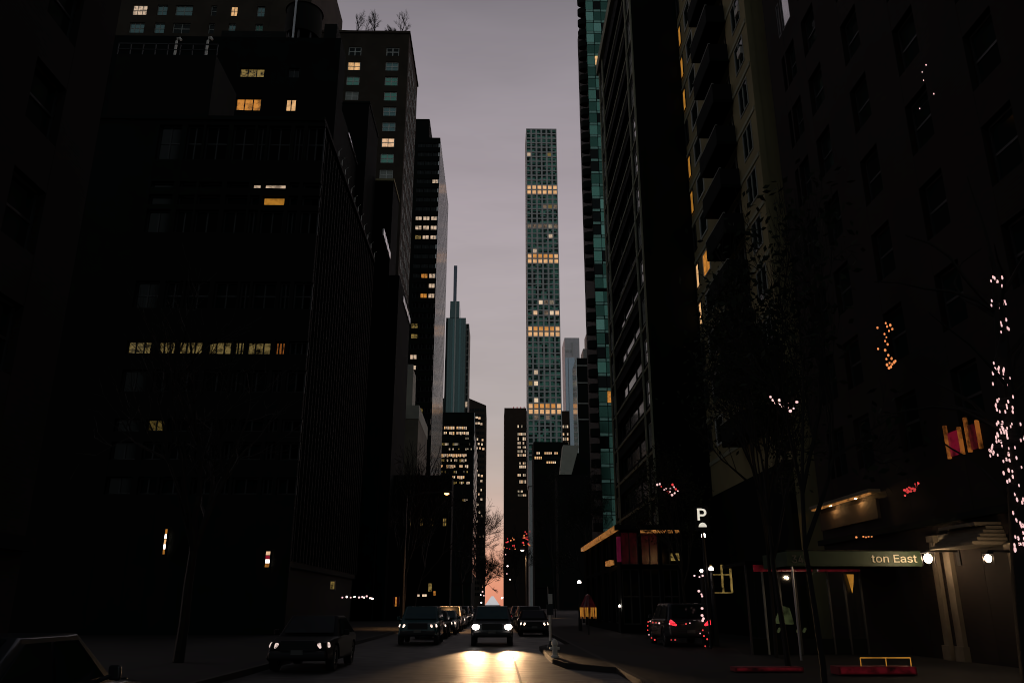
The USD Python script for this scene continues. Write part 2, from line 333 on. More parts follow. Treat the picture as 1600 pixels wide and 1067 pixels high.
# --- left 2: dark corner office block with lit windows in its front and a finned street side
y2, z2 = upright(505, 190, XL); yL2, _ = upright(584, 412, XL)
zL2 = z2
b = building('corner_office_building', 'dark corner building on the left with a row of dim yellow windows behind branches')
XF0 = -34
w = MB(); w.box(XF0, XL - .35, y2 + .35, y2 + 10, 0, zL2); w.box(XL - 5, XL - .35, y2 + 10, yL2, 0, zL2)
pf = Plane('front', y2); ps = Plane('left', XL)
colpx = [(197, 236), (245, 273), (277, 316), (324, 361), (365, 381), (385, 423), (429, 445), (451, 480)]
cols = sorted((pf.uz(a, 540)[0], pf.uz(c, 540)[0]) for a, c in colpx)
rowpx = [(195, 250), (262, 312), (322, 362), (392, 432), (442, 482), (528, 560), (578, 606), (655, 675), (690, 716), (742, 766)]
rowpx = [(196, 250), (284.5, 294), (305, 320), (328, 364), (440, 482), (532, 553), (578, 612), (654, 674), (690, 718), (745, 772)]
rows = sorted((pf.uz(380, c)[1], pf.uz(380, a)[1]) for a, c in rowpx)
facade(w, pf, XF0, XL, 0, zL2, cols, rows, .35)
nfin = 26
for k in range(nfin + 1):
    u = y2 + .4 + (yL2 - y2 - .5) * k / nfin; ps.box(w, u - .09, u + .09, -.35, 0, 4.2, zL2 - .3)
nfl = 9
for k in range(nfl + 1):
    z = 4.2 + (zL2 - 4.7) * k / nfl; ps.box(w, y2 + .35, yL2, -.34, -.12, z - .35, z + .35)
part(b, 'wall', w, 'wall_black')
for k in range(nfin):
    u = y2 + .4 + (yL2 - y2 - .5) * k / nfin; du = (yL2 - y2 - .5) / nfin
    q = MB(); ps.box(q, u + .1, u + du - .1, -.33, -.30, 4.6, zL2 - .9); part(b, 'window_strip', q, 'glass_teal_dim' if k % 3 else 'glass_dark')
q = MB(); q.box(XF0, XL + .12, y2 - .12, yL2, zL2, zL2 + .3); part(b, 'cornice', q, 'wall_black')
for k in range(12):                        # small white brackets along the roof edge
    p = upright(527 + 57 * k / 11, 275 + 137 * k / 11, XL + .1)
    q = MB(); q.tube([[XL + .1, p[0], zL2 + .3], [XL + .1, p[0], zL2 + .75], [XL + .32, p[0] - .1, zL2 + .9]], .03, 5); part(b, 'roof_bracket', q, 'frame_white')
zrow = {i: r_ for i, r_ in enumerate(rows)}
for i, c in enumerate(cols):
    for k, rr in enumerate(rows):
        top = len(rows) - 1 - k                 # 0 = uppermost row
        pane = 'glass_dark'
        if top == 5: pane = 'lit_plants' if i < 6 else ('lit_orange_dim' if i == 6 else 'glass_dark')
        if top == 2 and i == 5: pane = 'lit_amber'
        if top == 1 and i in (4, 5): pane = 'lit_pale'
        if top == 7 and i == 1: pane = 'lit_yellow_faint'
        window(b, pf, *c, *rr, .35, pane, nx=1 if top in (1, 2) else 3 if top == 5 else 2, nz=2 if top in (0, 4) else 1, fw=.09)

# --- left 2b: dark block rising behind it, water tank on its roof
XB = -16.4
yB, zB = upright(533, 60, XB); yB1, _ = upright(540.5, 88, XB); yB2, _ = upright(559, 258, XB); zB2 = upright(543, 200, XB)[1]
b = building('setback_office_building', 'dark block with three orange windows rising behind the corner building')
pf = Plane('front', yB); w = MB(); w.box(-40, XB, yB + .3, yB1, 0, zB)
wins = [((368, 408), (158, 173), 'lit_orange', 3), ((446, 463), (152, 166), 'lit_warm', 2), ((372, 394), (106, 121), 'lit_yellow_dim', 2)]
cols = sorted({tuple(pf.uz(a, 160)[0] for a in c) for c in ((368, 408), (446, 463))}); rows = sorted((pf.uz(420, r_[1])[1], pf.uz(420, r_[0])[1]) for r_ in ((106, 121), (153, 173)))
facade(w, pf, -40, XB, 0, zB, cols, rows, .3); w.box(-30, XB - .01, yB1, yB2, 0, zB2); part(b, 'wall', w, 'wall_navy')
for i, c in enumerate(cols):
    for k, rr in enumerate(rows):
        window(b, pf, *c, *rr, .3, {(0, 1): 'lit_yellow_dim', (0, 0): 'lit_orange', (1, 0): 'lit_warm'}.get((i, k), 'glass_dark'), nx=3 if i == 0 else 2, nz=1, fw=.1)
pb = Plane('left', XB)
for k in range(6):                          # pale louvres catching the sky on the street side
    a = upright(543 + 13 * k / 6, 207 + 46 * k / 6, XB); c = upright(545 + 13 * (k + .72) / 6, 212 + 46 * (k + .9) / 6, XB)
    q = MB(); pb.box(q, a[0], max(c[0], a[0] + .5), 0, .15, c[1] - .2, a[1]); part(b, 'louvre', q, 'glass_mirror')
q = MB(); 
p0 = at_Y(508, 40, yB + 1); p1 = at_Y(526, 60, yB + 1); q.box(p0[0], p1[0], yB + .8, yB + 3, zB, p0[2]); part(b, 'chimney', q, 'wall_black')
q = MB(); p0 = at_Y(345, 66, yB + .5); p1 = at_Y(500, 60, yB + .5); q.box(p0[0], at_Y(448, 50, yB + .5)[0], yB + .4, yB + 5, zB, at_Y(400, 50, yB + .5)[2]); part(b, 'roof_shed', q, 'wall_slate')
# tank on the roof
tc = at_Y(474, 45, yB + 6); rad = (at_Y(503, 45, yB + 6)[0] - at_Y(446, 45, yB + 6)[0]) / 2
t = thing('water_tank', 'round dark rooftop water tank against the sky on the left', 'water tank', (tc[0], tc[1], zB))
zt0 = at_Y(474, 62, yB + 6)[2] - zB; zt1 = at_Y(474, 22, yB + 6)[2] - zB; ztp = at_Y(474, 8, yB + 6)[2] - zB
ring = [(rad * .94, zt0), (rad, zt0 + .3 * (zt1 - zt0)), (rad * .96, zt1)]
def lathe(prof, n=28):
    return trimesh.creation.revolve(np.array(prof), sections=n)
part(t, 'barrel', lathe([(0, zt0)] + ring + [(0, zt1)]), 'wall_black', smooth=40)
part(t, 'lid', lathe([(0, zt1 + .01), (rad * 1.03, zt1 + .01), (rad * .45, ztp - .25), (0, ztp)]), 'wall_slate', smooth=30)
for k in range(8):
    a = k * math.pi / 4; q = MB(); q.tube([[rad * .8 * math.cos(a), rad * .8 * math.sin(a), 0], [rad * .8 * math.cos(a), rad * .8 * math.sin(a), zt0]], .13, 6); part(t, 'leg', q, 'metal_dark')
q = MB(); q.tube([[rad * -.2, -rad - .15, 0], [rad * -.2, -rad - .15, zt1 + .4]], .12, 6); part(t, 'pipe', q, 'metal_grey')

# --- left 2c, 2d: lower dark blocks stepping down along the street
b = building('stepped_building', 'plain black mid rise block in front of the brown brick tower')
X1 = -15.4; ya, za = upright(577, 162, X1); yb, zb = upright(590, 225, X1)
w = MB(); w.box(-26, X1, ya, yb, 0, za); part(b, 'wall', w, 'wall_navy')
q = MB(); q.box(-26.1, X1 + .1, ya - .1, yb + .1, za, za + .25); part(b, 'parapet', q, 'wall_black')
b = building('terraced_building', 'black terraced block with pale louvres below the brown brick tower')
X2 = -13.2; yc, zc = upright(615, 283, X2); yd, zd = upright(622, 340, X2)
w = MB(); w.box(-24, X2, yc, yd, 0, zc); part(b, 'wall', w, 'wall_navy')
ye, ze = upright(624, 430, XL); yf, zf = upright(640, 500, XL)
w = MB(); w.box(X2 + .002, XL, ye, yf, 0, ze); part(b, 'wing', w, 'wall_navy')
q = MB(); q.box(-24, X2 + .1, yc - .1, yd, zc, zc + .3); part(b, 'parapet', q, 'wall_olive')
for (x0_, y0_, x1_, y1_, XX) in ((598, 357, 609, 398, X2 - .0), (629, 462, 640, 500, XL)):
    pz = Plane('left', XX)
    for k in range(4):
        a = upright(x0_ + (x1_ - x0_) * k / 4, y0_ + (y1_ - y0_) * k / 4, XX); c = upright(x0_ + (x1_ - x0_) * (k + .8) / 4, y0_ + (y1_ - y0_) * (k + 1) / 4, XX)
        if a[0] > 40: q = MB(); pz.box(q, a[0], c[0], .0, .15, c[1] - .6, a[1]); part(b, 'louvre', q, 'glass_mirror')

# --- left 3: brick tower at the top left with lit windows
Y3 = yB + 34
b = building('brick_apartment_tower', 'brown brick tower with curtained windows, seen at the top left above the rooftops')
p0 = at_Y(196, 100, Y3); p1 = at_Y(486, 8, Y3); zt = at_Y(480, 0, Y3)[2] + 14
pf = Plane('front', Y3)
cpx = [((201, 224), 3), ((240, 256), 2), ((269, 296), 2), ((325, 334), 1), ((356, 367), 2), ((398, 410), 2), ((447, 452), 1)]
cols = sorted((pf.uz(a, 50)[0], pf.uz(c, 50)[0]) for (a, c), _ in cpx)
def rows_from(pl_, x, first, pitch_px, n, h_px): return [(pl_.uz(x, first + pitch_px * i + h_px)[1], pl_.uz(x, first + pitch_px * i)[1]) for i in range(n)]
rz_ = [(pf.uz(250, c)[1], pf.uz(250, a)[1]) for a, c in ((8, 24), (36, 52), (65, 81))]
dz = rz_[0][0] - rz_[1][0]; rows = sorted(rz_ + [(rz_[0][0] + dz * k, rz_[0][1] + dz * k) for k in (1, 2, 3)] + [(rz_[2][0] - dz * k, rz_[2][1] - dz * k) for k in (1, 2)])
w = MB(); w.box(p0[0] - 12, p1[0], Y3 + .3, Y3 + 22, 0, zt); facade(w, pf, p0[0] - 12, p1[0], 0, zt, cols, rows, .3); part(b, 'wall', w, 'brick_brown')
for i, c in enumerate(cols):
    for k, rr in enumerate(rows):
        kk = len(rows) - 1 - k - 3
        pane = {(0, 0): 'lit_pale', (0, 2): 'lit_yellow_dim', (0, 1): 'glass_steel', (4, 0): 'lit_warm'}.get((i, kk), pick(['glass_teal_dim', 'glass_dark', 'glass_steel']))
        window(b, pf, *c, *rr, .3, pane, frame='frame_pale', nx=cpx[i][1] if i < len(cpx) else 2, nz=2, fw=.09)
# gooseneck vents and rails on the roof of the corner building
for px, y0_, y1_ in ((273, 86, 60), (322, 86, 59)):
    p = at_Y(px, y0_, y2 + 9); h = at_Y(px, y1_, y2 + 9)[2] - p[2]
    t = thing('roof_vent_pipe', 'white gooseneck vent pipe on the dark roof, %s of two' % ('left' if px < 300 else 'right'), 'vent pipe', p)
    q = MB(); q.tube([[0, 0, -1.2], [0, 0, h * .8], [.05, 0, h * .97], [.22, 0, h], [.36, 0, h * .88]], .10, 8); part(t, 'pipe', q, 'plastic_white', smooth=40)
    q = MB(); q.tube([[0, 0, -1.25], [0, 0, -.9]], .2, 8); part(t, 'collar', q, 'metal_dark')
t = thing('roof_plant_room', 'low dark plant room with a rail along its roof above the corner building', 'plant room', (0, 0, 0))
p0 = at_Y(192, 98, y2 + 5); p1 = at_Y(345, 98, y2 + 5)
q = MB(); q.box(p0[0], p1[0], y2 + 4, y2 + 9, zL2 + .3, p0[2]); part(t, 'wall', q, 'wall_black')
q = MB()
for k in range(9): x = p0[0] + (p1[0] - p0[0]) * k / 8; q.box(x - .03, x + .03, y2 + 4.0, y2 + 4.06, p0[2], p0[2] + 1.0)
q.box(p0[0], p1[0], y2 + 4.0, y2 + 4.06, p0[2] + .95, p0[2] + 1.03); q.box(p0[0], p1[0], y2 + 4.0, y2 + 4.06, p0[2] + .45, p0[2] + .5); part(t, 'railing', q, 'metal_dark')

# --- left 4: brown brick tower with white windows and trees on the roof
X4 = -13.9
y4, z4 = upright(639.5, 53, X4); y4b, _ = upright(651.5, 150, X4)
b = building('brick_corner_tower', 'brown brick tower with white sash windows and bare trees on its roof')
pf = Plane('front', y4); ps = Plane('left', X4)
xw = at_Y(535, 53, y4)[0] - 4
cols = sorted([(pf.uz(543, 103)[0], pf.uz(563, 103)[0]), (pf.uz(602.5, 103)[0], pf.uz(622.5, 103)[0])])
za_, zb_ = pf.uz(610, 97)[1], pf.uz(610, 110.5)[1]; dz = (pf.uz(610, 97)[1] - pf.uz(600, 289 - 24.3)[1]) / 7
rows = sorted((zb_ - dz * k, za_ - dz * k) for k in range(-1, 20) if zb_ - dz * k > 5)
w = MB(); w.box(xw, X4 - .25, y4 + .25, y4b, 0, z4)
facade(w, pf, xw, X4 - .252, 0, z4, cols, rows, .25)
scols = grid(y4 + .8, y4b - .4, 6, 1.0)
facade(w, ps, y4, y4b, 0, z4, scols, rows, .25); part(b, 'wall', w, 'brick_brown')
q = MB(); q.box(xw, X4 + .18, y4 - .18, y4b + .1, z4, z4 + .35); part(b, 'cornice', q, 'wall_brown')
for i, c in enumerate(cols):
    for k, rr in enumerate(rows):
        kk = len(rows) - 1 - k            # 0 topmost
        if kk > 11: continue
        pane = {0: 'glass_dark', 1: 'lit_warm' if i == 0 else 'glass_steel', 2: 'glass_teal', 3: 'glass_teal', 4: 'glass_steel', 5: 'glass_steel', 6: 'lit_peach' if i == 1 else 'glass_steel', 7: 'glass_teal', 8: 'blind_grey'}.get(kk, 'glass_dark')
        if i == 0 and kk == 3: pane = 'blind_grey'
        window(b, pf, *c, *rr, .25, pane, frame='frame_white', nx=2, nz=2, fw=.11)
for i, c in enumerate(scols):
    for k, rr in enumerate(rows):
        window(b, ps, *c, *rr, .05, 'glass_mirror' if (i + k) % 3 else 'glass_dark', frame='frame_pale', nx=1, nz=1, fw=.1)

# --- left 5: dark office tower, mirror-glass street side
X5 = -13.3
y5, z5 = upright(688, 215.5, X5); y5b, _ = upright(700, 327, X5)
b = building('dark_office_tower', 'black office tower with lit window rows and a pale reflecting glass street side')
pf = Plane('front', y5); ps = Plane('left', X5)
xw = at_Y(648, 300, y5)[0] - 6
fl = (pf.uz(660, 340)[1] - pf.uz(660, 369.5)[1]) / 2
ztop_row = pf.uz(660, 337)[1]; hrow = pf.uz(660, 337)[1] - pf.uz(660, 344)[1]
cols = sorted((pf.uz(a, 350)[0], pf.uz(c, 350)[0]) for a, c in ((648.5, 659), (660.5, 671), (672.5, 683)))
rows = sorted((ztop_row - hrow - fl * k, ztop_row - fl * k) for k in range(-8, 22) if ztop_row - hrow - fl * k > 5)
w = MB(); w.box(xw, X5 - .3, y5 + .3, y5b, 0, z5); facade(w, pf, xw, X5, 0, z5, cols, rows, .3)
p0 = at_Y(650, 190, y5 + 3); p1 = at_Y(672, 190, y5 + 3); w.box(p0[0] - 6, p1[0], y5 + 2, y5b - 2, z5, p0[2]); part(b, 'wall', w, 'wall_black')
n5 = len(rows)
litmap = {0: 'lit_pale', 1: 'lit_pale', 2: 'lit_pale'}
for i, c in enumerate(cols):
    for k, rr in enumerate(rows):
        kk = n5 - 1 - k - 8               # 0 = first lit row at y 340
        pane = litmap.get(kk, 'glass_dark')
        if kk == 2 and i == 0: pane = 'lit_yellow_dim'
        if kk in (6, 8) and i == 1: pane = 'lit_orange'
        if kk in (6, 7, 8) and i == 2: pane = 'lit_pale'
        if kk in (11, 12) and i == 0: pane = 'lit_yellow_dim'
        if kk in (-4,) and i == 2: pane = 'lit_pale'
        if kk in (14, 15) and i == 0: pane = 'lit_pale'
        if kk == 19 and i in (0, 1): pane = 'lit_yellow_dim'
        window(b, pf, *c, *rr, .3, pane, nx=2, nz=1, fw=.1)
nm = 22
for k in range(nm):                        # mirror-glass strips between fine mullions on the street side
    u0 = y5 + .1 + (y5b - y5 - .2) * k / nm; u1 = y5 + .1 + (y5b - y5 - .2) * (k + 1) / nm
    q = MB(); ps.box(q, u0 + .06, u1 - .06, -.3, .03, 6, z5 - .3); part(b, 'glass_strip', q, 'glass_mirror')
    q = MB(); ps.box(q, u1 - .058, u1 + .058, -.3, .05, 6, z5 - .1); part(b, 'mullion', q, 'frame_dark')
# pale stone podium in front of it
X9 = -12.4
y9, z9 = upright(655, 635, X9); y9b, _ = upright(668, 681, X9)
b = building('stone_podium_building', 'low pale stone building with a blank band beside the dark office tower')
w = MB(); w.box(-24, X9 - .05, y9 + .05, y9b, 0, z9); part(b, 'wall', w, 'wall_tan')
zl = at_Y(648, 654, y9)[2]; q = MB(); q.box(-24, X9, y9, y9b, zl, z9 + .2); part(b, 'stone_band', q, 'stone_light')
b = building('slim_pale_building', 'sliver of a pale building between the brick tower and the black tower')
p0 = at_Y(640, 583, y9 + 12); p1 = at_Y(646, 577, y9 + 12); w = MB(); w.box(p0[0] - 6, p1[0], y9 + 12, y9 + 17, 0, p1[2]); part(b, 'wall', w, 'stone_light')
q = MB(); q.box(p0[0] - 5, at_Y(643, 590, y9 + 12)[0], y9 + 14, y9 + 15, p1[2], p1[2] + 1.5); part(b, 'stair_head', q, 'concrete_pale')

# --- left 6: slim teal glass tower with a mast
Y6 = 470.0
b = building('teal_glass_tower', 'slim teal glass skyscraper with a thin mast, left of the gap of sky')
def fx(px, py, Y): p = at_Y(px, py, Y); return p[0], p[2]
xa, zt = fx(697, 496, Y6); xb, _ = fx(728, 496, Y6); xm0, zm = fx(703.5, 470.5, Y6); xm1, _ = fx(718, 470.5, Y6)
xs = fx(703, 560, Y6)[0]
w = MB(); w.box(xa, xb, Y6 + .6, Y6 + 30, 0, zt); w.box(xm0, xm1, Y6 + .2, Y6 + 20, zt, zm); part(b, 'core', w, 'glass_slate')
nst = 9
pf = Plane('front', Y6)
for k in range(nst):
    u0 = xa + (xb - xa) * k / nst; u1 = xa + (xb - xa) * (k + 1) / nst
    q = MB(); pf.box(q, u0 + .15, u1 - .15, -.6, -.1, 40, zt - .5); part(b, 'glass_strip', q, 'glass_dark' if k == 0 else ['glass_steel', 'glass_slate', 'glass_slate'][k % 3])
q = MB(); xk0, _ = fx(709.3, 560, Y6); xk1, _ = fx(711.2, 560, Y6); pf.box(q, xk0, xk1, -.5, .4, 30, zm); part(b, 'light_seam', q, 'frame_white')
xq0, zq = fx(709, 412, Y6); xq1, _ = fx(714, 412, Y6)
q = MB(); q.box(xq0, xq1, Y6 + 3, Y6 + 5, zm, zq); part(b, 'mast', q, 'blue_tower')
b = building('slotted_tower', 'narrow tower edge with stacked dark slots beside the teal skyscraper')
x0_, z0_ = fx(728.5, 506, Y6 + 5); x1_, _ = fx(733, 506, Y6 + 5)
w = MB(); w.box(x0_ - 8, x1_, Y6 + 5.3, Y6 + 30, 0, z0_)
pf2 = Plane('front', Y6 + 5); q2 = (z0_ - 60) / 26
facade(w, pf2, x0_, x1_, 60, z0_, [(x0_ + .35, x1_ - .3)], [(60 + q2 * k + .9, 60 + q2 * k + 4.2) for k in range(26)], .3); part(b, 'wall', w, 'concrete_pale')
for k in range(26):
    q = MB(); pf2.box(q, x0_ + .35, x1_ - .3, -.3, -.2, 60 + q2 * k + .9, 60 + q2 * k + 4.2); part(b, 'window', q, 'lit_pale' if k in (1, 4, 13) else 'glass_dark')

# --- left 7: dark office slab with lit floors; left 8: brown tower behind
Y7 = 334.0
b = building('lit_office_slab', 'dark office slab with many lit floors at the end of the left side')
xa, zt = fx(690, 644, Y7); xb, _ = fx(741, 644, Y7); pf = Plane('front', Y7)
lit_rows = [(666, 671, 'A'), (674, 679, 'A'), (683, 687, 'r'), (692, 696, 'd'), (700, 703, 'd'), (709, 714, 'A'), (717, 722, 'd'), (726, 731, 'A'), (735, 739, 'd'), (743, 748, 'A'), (752, 756, 'd'), (779, 783, 'x')]
rows = sorted((pf.uz(715, c)[1], pf.uz(715, a)[1]) for a, c, _ in lit_rows); kinds = {i: t for i, (_, _, t) in enumerate(sorted(lit_rows, key=lambda q: -q[0]))}
cols = grid(xa + .3, xb - .6, 17, (xb - xa - .9) / 17 * .72)
w = MB(); w.box(xa - 20, xb - .3, Y7 + .4, Y7 + 60, 0, zt); facade(w, pf, xa, xb, 10, zt, cols, rows, .4); part(b, 'wall', w, 'wall_black')
for k, rr in enumerate(rows):
    t = kinds[k]
    for i, c in enumerate(cols):
        p_ = {'A': .78, 'd': .5, 'r': .35 if i > 11 else .02, 'x': .9 if i in (12, 13, 14) else .03}[t]
        if t != 'r' and i > 14: p_ *= .4
        if t == 'A': ms = ['lit_peach', 'lit_far_dot', 'lit_pale', 'lit_warm']
        else: ms = ['lit_office_dim', 'lit_pale', 'lit_yellow_dim']
        q = MB(); hh = rr[1] - rr[0]; lo = rr[0] + hh * RNG.uniform(0, .35); pf.box(q, c[0], c[1], -.4, -.3, lo, rr[1]); part(b, 'window', q, pick(ms) if RNG.random() < p_ else 'glass_dark')
q = MB(); ps7 = Plane('left', xb)
for k in range(int((zt - 18) / 3.9)): ps7.box(q, Y7 + .5, Y7 + 59, 0, .12, 14 + k * 3.9, 16.2 + k * 3.9)
ps7.box(q, Y7 + .5, Y7 + .9, 0, .2, 10, zt); part(b, 'side_glazing', q, 'glass_mirror')
Y8 = 640.0
b = building('brown_slant_tower', 'brown tower with a sloping top and scattered lit windows left of the sky gap')
xa, za = fx(733, 622, Y8); xb, zb = fx(759.5, 633, Y8); x0_ = xa - 30
pf = Plane('front', Y8)
v = np.array([[x0_, Y8 + .5, 0], [xb, Y8 + .5, 0], [xb, Y8 + .5, zb], [xa, Y8 + .5, za], [x0_, Y8 + .5, za], [x0_, Y8 + 50, 0], [xb, Y8 + 50, 0], [xb, Y8 + 50, zb], [xa, Y8 + 50, za], [x0_, Y8 + 50, za]])
fc = [[0, 1, 2], [0, 2, 3], [0, 3, 4], [6, 5, 9], [6, 9, 8], [6, 8, 7], [1, 6, 7], [1, 7, 2], [2, 7, 8], [2, 8, 3], [3, 8, 9], [3, 9, 4], [5, 0, 4], [5, 4, 9]]
part(b, 'wall', (v, np.array(fc)), 'wall_brown')
dots = [(745, 652), (749, 653), (744, 661), (748, 661), (752, 662), (746, 686), (754, 687), (748, 693), (753, 694), (745, 700), (750, 700), (755, 701), (745, 735), (742, 748), (748, 742), (753, 743), (743, 757), (752, 751), (743, 766), (752, 765), (748, 772), (752, 780), (746, 788), (749, 800), (753, 806), (745, 814), (741, 839), (750, 839), (755, 838), (747, 889), (755, 898), (752, 916), (755, 924)]
for px, py in dots:
    x, z = fx(px, py, Y8); q = MB(); s_ = RNG.uniform(.45, .95); q.box(x - s_, x + s_, Y8 + .3, Y8 + .52, z - .8, z + .8); part(b, 'lit_window', q, pick(['lit_far_dot', 'lit_pale', 'lit_peach']))
pz = [(a, c) for a in range(735, 758, 4) for c in range(640, 930, 9)]
q = MB()
for px, py in pz:
    x, z = fx(px, py, Y8); q.box(x - .7, x + .7, Y8 + .34, Y8 + .51, z - 1.1, z + 1.1)
part(b, 'dark_panes', q, 'glass_dark', kind='stuff')
# far low block left of the road, four dim arched windows
Y0 = 96.0
b = building('low_corner_building', 'low dark building with a row of four dim yellow windows behind a bare tree')
x0_ = -26; x1_ = XL - .5; z1 = at_Y(660, 742, Y0)[2]
pf = Plane('front', Y0); cols = sorted((pf.uz(a, 815)[0], pf.uz(c, 815)[0]) for a, c in ((636, 643), (655, 662), (672, 678), (691, 698))); x1_ = max(x1_, cols[-1][1] + .5)
rows = [(pf.uz(660, 822)[1], pf.uz(660, 808.5)[1])]
w = MB(); w.box(x0_, x1_, Y0 + .25, Y0 + 4, 0, z1); facade(w, pf, x0_, x1_, 0, z1, cols, rows, .25); part(b, 'wall', w, 'wall_black')
for c in cols: window(b, pf, *c, *rows[0], .25, 'lit_yellow_dim', nx=2, nz=2, fw=.08)

# --- the slender grid tower
YT = 665.0
b = building('grid_skyscraper', 'slender white grid skyscraper with four glowing warm bands, standing in the gap of sky')
x0_, zt = fx(822.0, 201.0, YT); x1_ = x0_ + 28.5; PITCHT = 4.875; CW = 28.5 / 6
pf = Plane('front', YT); ps = Plane('right', x0_)
w = MB(); REC = .9; nrow = 64; zlow = zt - .6 - nrow * PITCHT
w.box(x0_ + REC, x1_ - REC, YT + REC + .1, YT + 28.5 - REC, 0, zt - .4)
cols = [(x0_ + CW * i + .74, x0_ + CW * (i + 1) - .74) for i in range(6)]
rows = sorted((zt - .7 - PITCHT * (k + 1) + .74, zt - .7 - PITCHT * k - .74 + .3) for k in range(nrow))
facade(w, pf, x0_, x1_, zlow - 20, zt, cols, rows, REC)
scols = [(YT + CW * i + .62 + .01, YT + CW * (i + 1) - .62) for i in range(6)]
facade(w, ps, YT + REC + .01, YT + 28.5, zlow - 20, zt, [c for c in scols if c[0] > YT + REC + .05], rows, REC)
part(b, 'concrete_frame', w, 'concrete_tower')
bandk = {12: 0, 13: 1, 26: 0, 27: 1, 40: 0, 41: 1, 54: 0, 55: 1}
litw = {(5, 0): 'lit_pale', (5, 4): 'lit_yellow_dim', (16, 3): 'lit_dusky', (16, 4): 'lit_yellow_dim', (16, 5): 'lit_dusky', (20, 0): 'lit_dusky', (20, 1): 'lit_dusky', (20, 2): 'lit_dusky', (20, 3): 'lit_dusky', (20, 4): 'lit_office_dim', (20, 5): 'lit_dusky',
        (22, 4): 'lit_pale', (25, 1): 'lit_pale', (35, 2): 'lit_far_dot', (35, 3): 'lit_dusky', (35, 4): 'lit_office_dim', (37, 1): 'lit_peach', (37, 3): 'lit_dusky', (37, 4): 'lit_far_dot', (37, 5): 'lit_peach',
        (48, 1): 'lit_pale', (50, 0): 'lit_yellow_dim', (50, 1): 'lit_far_dot', (53, 1): 'lit_far_dot', (56, 1): 'lit_dusky', (56, 3): 'lit_dusky'}
dark = MB()
for k in range(nrow):
    rr = rows[nrow - 1 - k]
    for i, c in enumerate(cols):
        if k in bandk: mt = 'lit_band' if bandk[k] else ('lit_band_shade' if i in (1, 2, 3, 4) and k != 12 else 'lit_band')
        elif (k, i) in litw: mt = litw[(k, i)]
        else:
            pf.box(dark, c[0], c[1], -REC, -REC + .12, rr[0], rr[1]); continue
        q = MB(); pf.box(q, c[0], c[1], -REC, -REC + .12, rr[0], rr[1]); part(b, 'lit_window', q, mt)
part(b, 'dark_windows', dark, 'tower_glass', kind='stuff')
q = MB()
for k in range(nrow):
    rr = rows[k]
    for c in scols: ps.box(q, c[0], c[1], -REC - .05, -REC + .1, rr[0], rr[1])
part(b, 'side_windows', q, 'tower_glass', kind='stuff')
# dark slab behind it with lit floors
YS = 722.0
b = building('dark_slab_tower', 'dark slab with lit floors standing behind the foot of the slender grid skyscraper')
xa, zt = fx(788, 637, YS); xb, _ = fx(822, 637, YS); xc, z2_ = fx(890, 641, YS)
pf = Plane('front', YS); w = MB(); w.box(xa, xc, YS + .5, YS + 40, 0, z2_ - .5); w.box(xa, xb, YS + .5, YS + 40, z2_ - .5, zt)
cols = grid(fx(808.5, 700, YS)[0], fx(822, 700, YS)[0], 5, 1.15); cols += grid(fx(876, 700, YS)[0], fx(889, 700, YS)[0], 4, 1.2)
rpx = [(664, 668), (676, 680), (683, 688), (690, 694), (697, 700), (703, 707), (709, 713), (722, 725), (727, 731), (740, 744), (750, 755), (766, 769), (772, 775)]
rows = sorted((pf.uz(815, c)[1], pf.uz(815, a)[1]) for a, c in rpx)
facade(w, pf, xa, xc, 20, z2_ - .5, cols, rows, .5); part(b, 'wall', w, 'wall_brown')
for i, c in enumerate(cols):
    for k, rr in enumerate(rows):
        p_ = .75 if i < 5 else .5
        q = MB(); pf.box(q, c[0], c[1], -.5, -.3, *rr); part(b, 'window', q, pick(['lit_far_dot', 'lit_pale', 'lit_peach', 'lit_office_dim']) if RNG.random() < p_ else 'glass_dark')
for k in range(4): q = MB(); x = xa + 8 + k * 3.2; q.box(x, x + .9, YS + .4, YS + .9, zt, zt + 1.0); part(b, 'aviation_light', q, 'lit_red')
# low dark block before the grid tower
YK = 420.0
b = building('low_dark_block', 'low black block with three lit rows in front of the slender grid skyscraper')
xa, zt = fx(833.5, 690, YK); xb, _ = fx(876, 690, YK); pf = Plane('front', YK)
cols = grid(xa + .4, xb - .4, 13, .72); rows = sorted((pf.uz(855, c)[1], pf.uz(855, a)[1]) for a, c in ((706, 709.5), (713, 717), (720.5, 724)))
w = MB(); w.box(xa, xb + 4, YK + .4, YK + 20, 0, zt); facade(w, pf, xa, xb, 10, zt, cols, rows, .4); part(b, 'wall', w, 'wall_black')
for i, c in enumerate(cols):
    for k, rr in enumerate(rows):
        on = {2: .6, 1: .85 if i < 4 else .02, 0: .85 if 5 < i < 11 else .12}[k]
        q = MB(); pf.box(q, c[0], c[1], -.4, -.3, *rr); part(b, 'window', q, pick(['lit_far_dot', 'lit_warm', 'lit_peach']) if RNG.random() < on else 'glass_dark')
b = building('gabled_end_building', 'pale blank gable wall catching the dusk light, right of the low black block')
YG = 300.0
P = [at_Y(875, 741, YG), at_Y(893, 741, YG), at_Y(905, 696, YG), at_Y(880, 695, YG)]
w = MB(); xg0, zg = P[3][0], P[2][2]
pts = np.array([[p[0], YG, p[2]] for p in P] + [[p[0], YG + 6, p[2]] for p in P])
part(b, 'gable_wall', (pts, np.array([[0, 1, 2], [0, 2, 3], [5, 4, 7], [5, 7, 6], [3, 2, 6], [3, 6, 7], [1, 5, 6], [1, 6, 2], [4, 0, 3], [4, 3, 7], [4, 5, 1], [4, 1, 0]])), 'stone_light')
q = MB(); q.box(P[0][0] - 1, P[1][0] + 12, YG + .5, YG + 14, 0, P[0][2]); part(b, 'base_wall', q, 'wall_black')
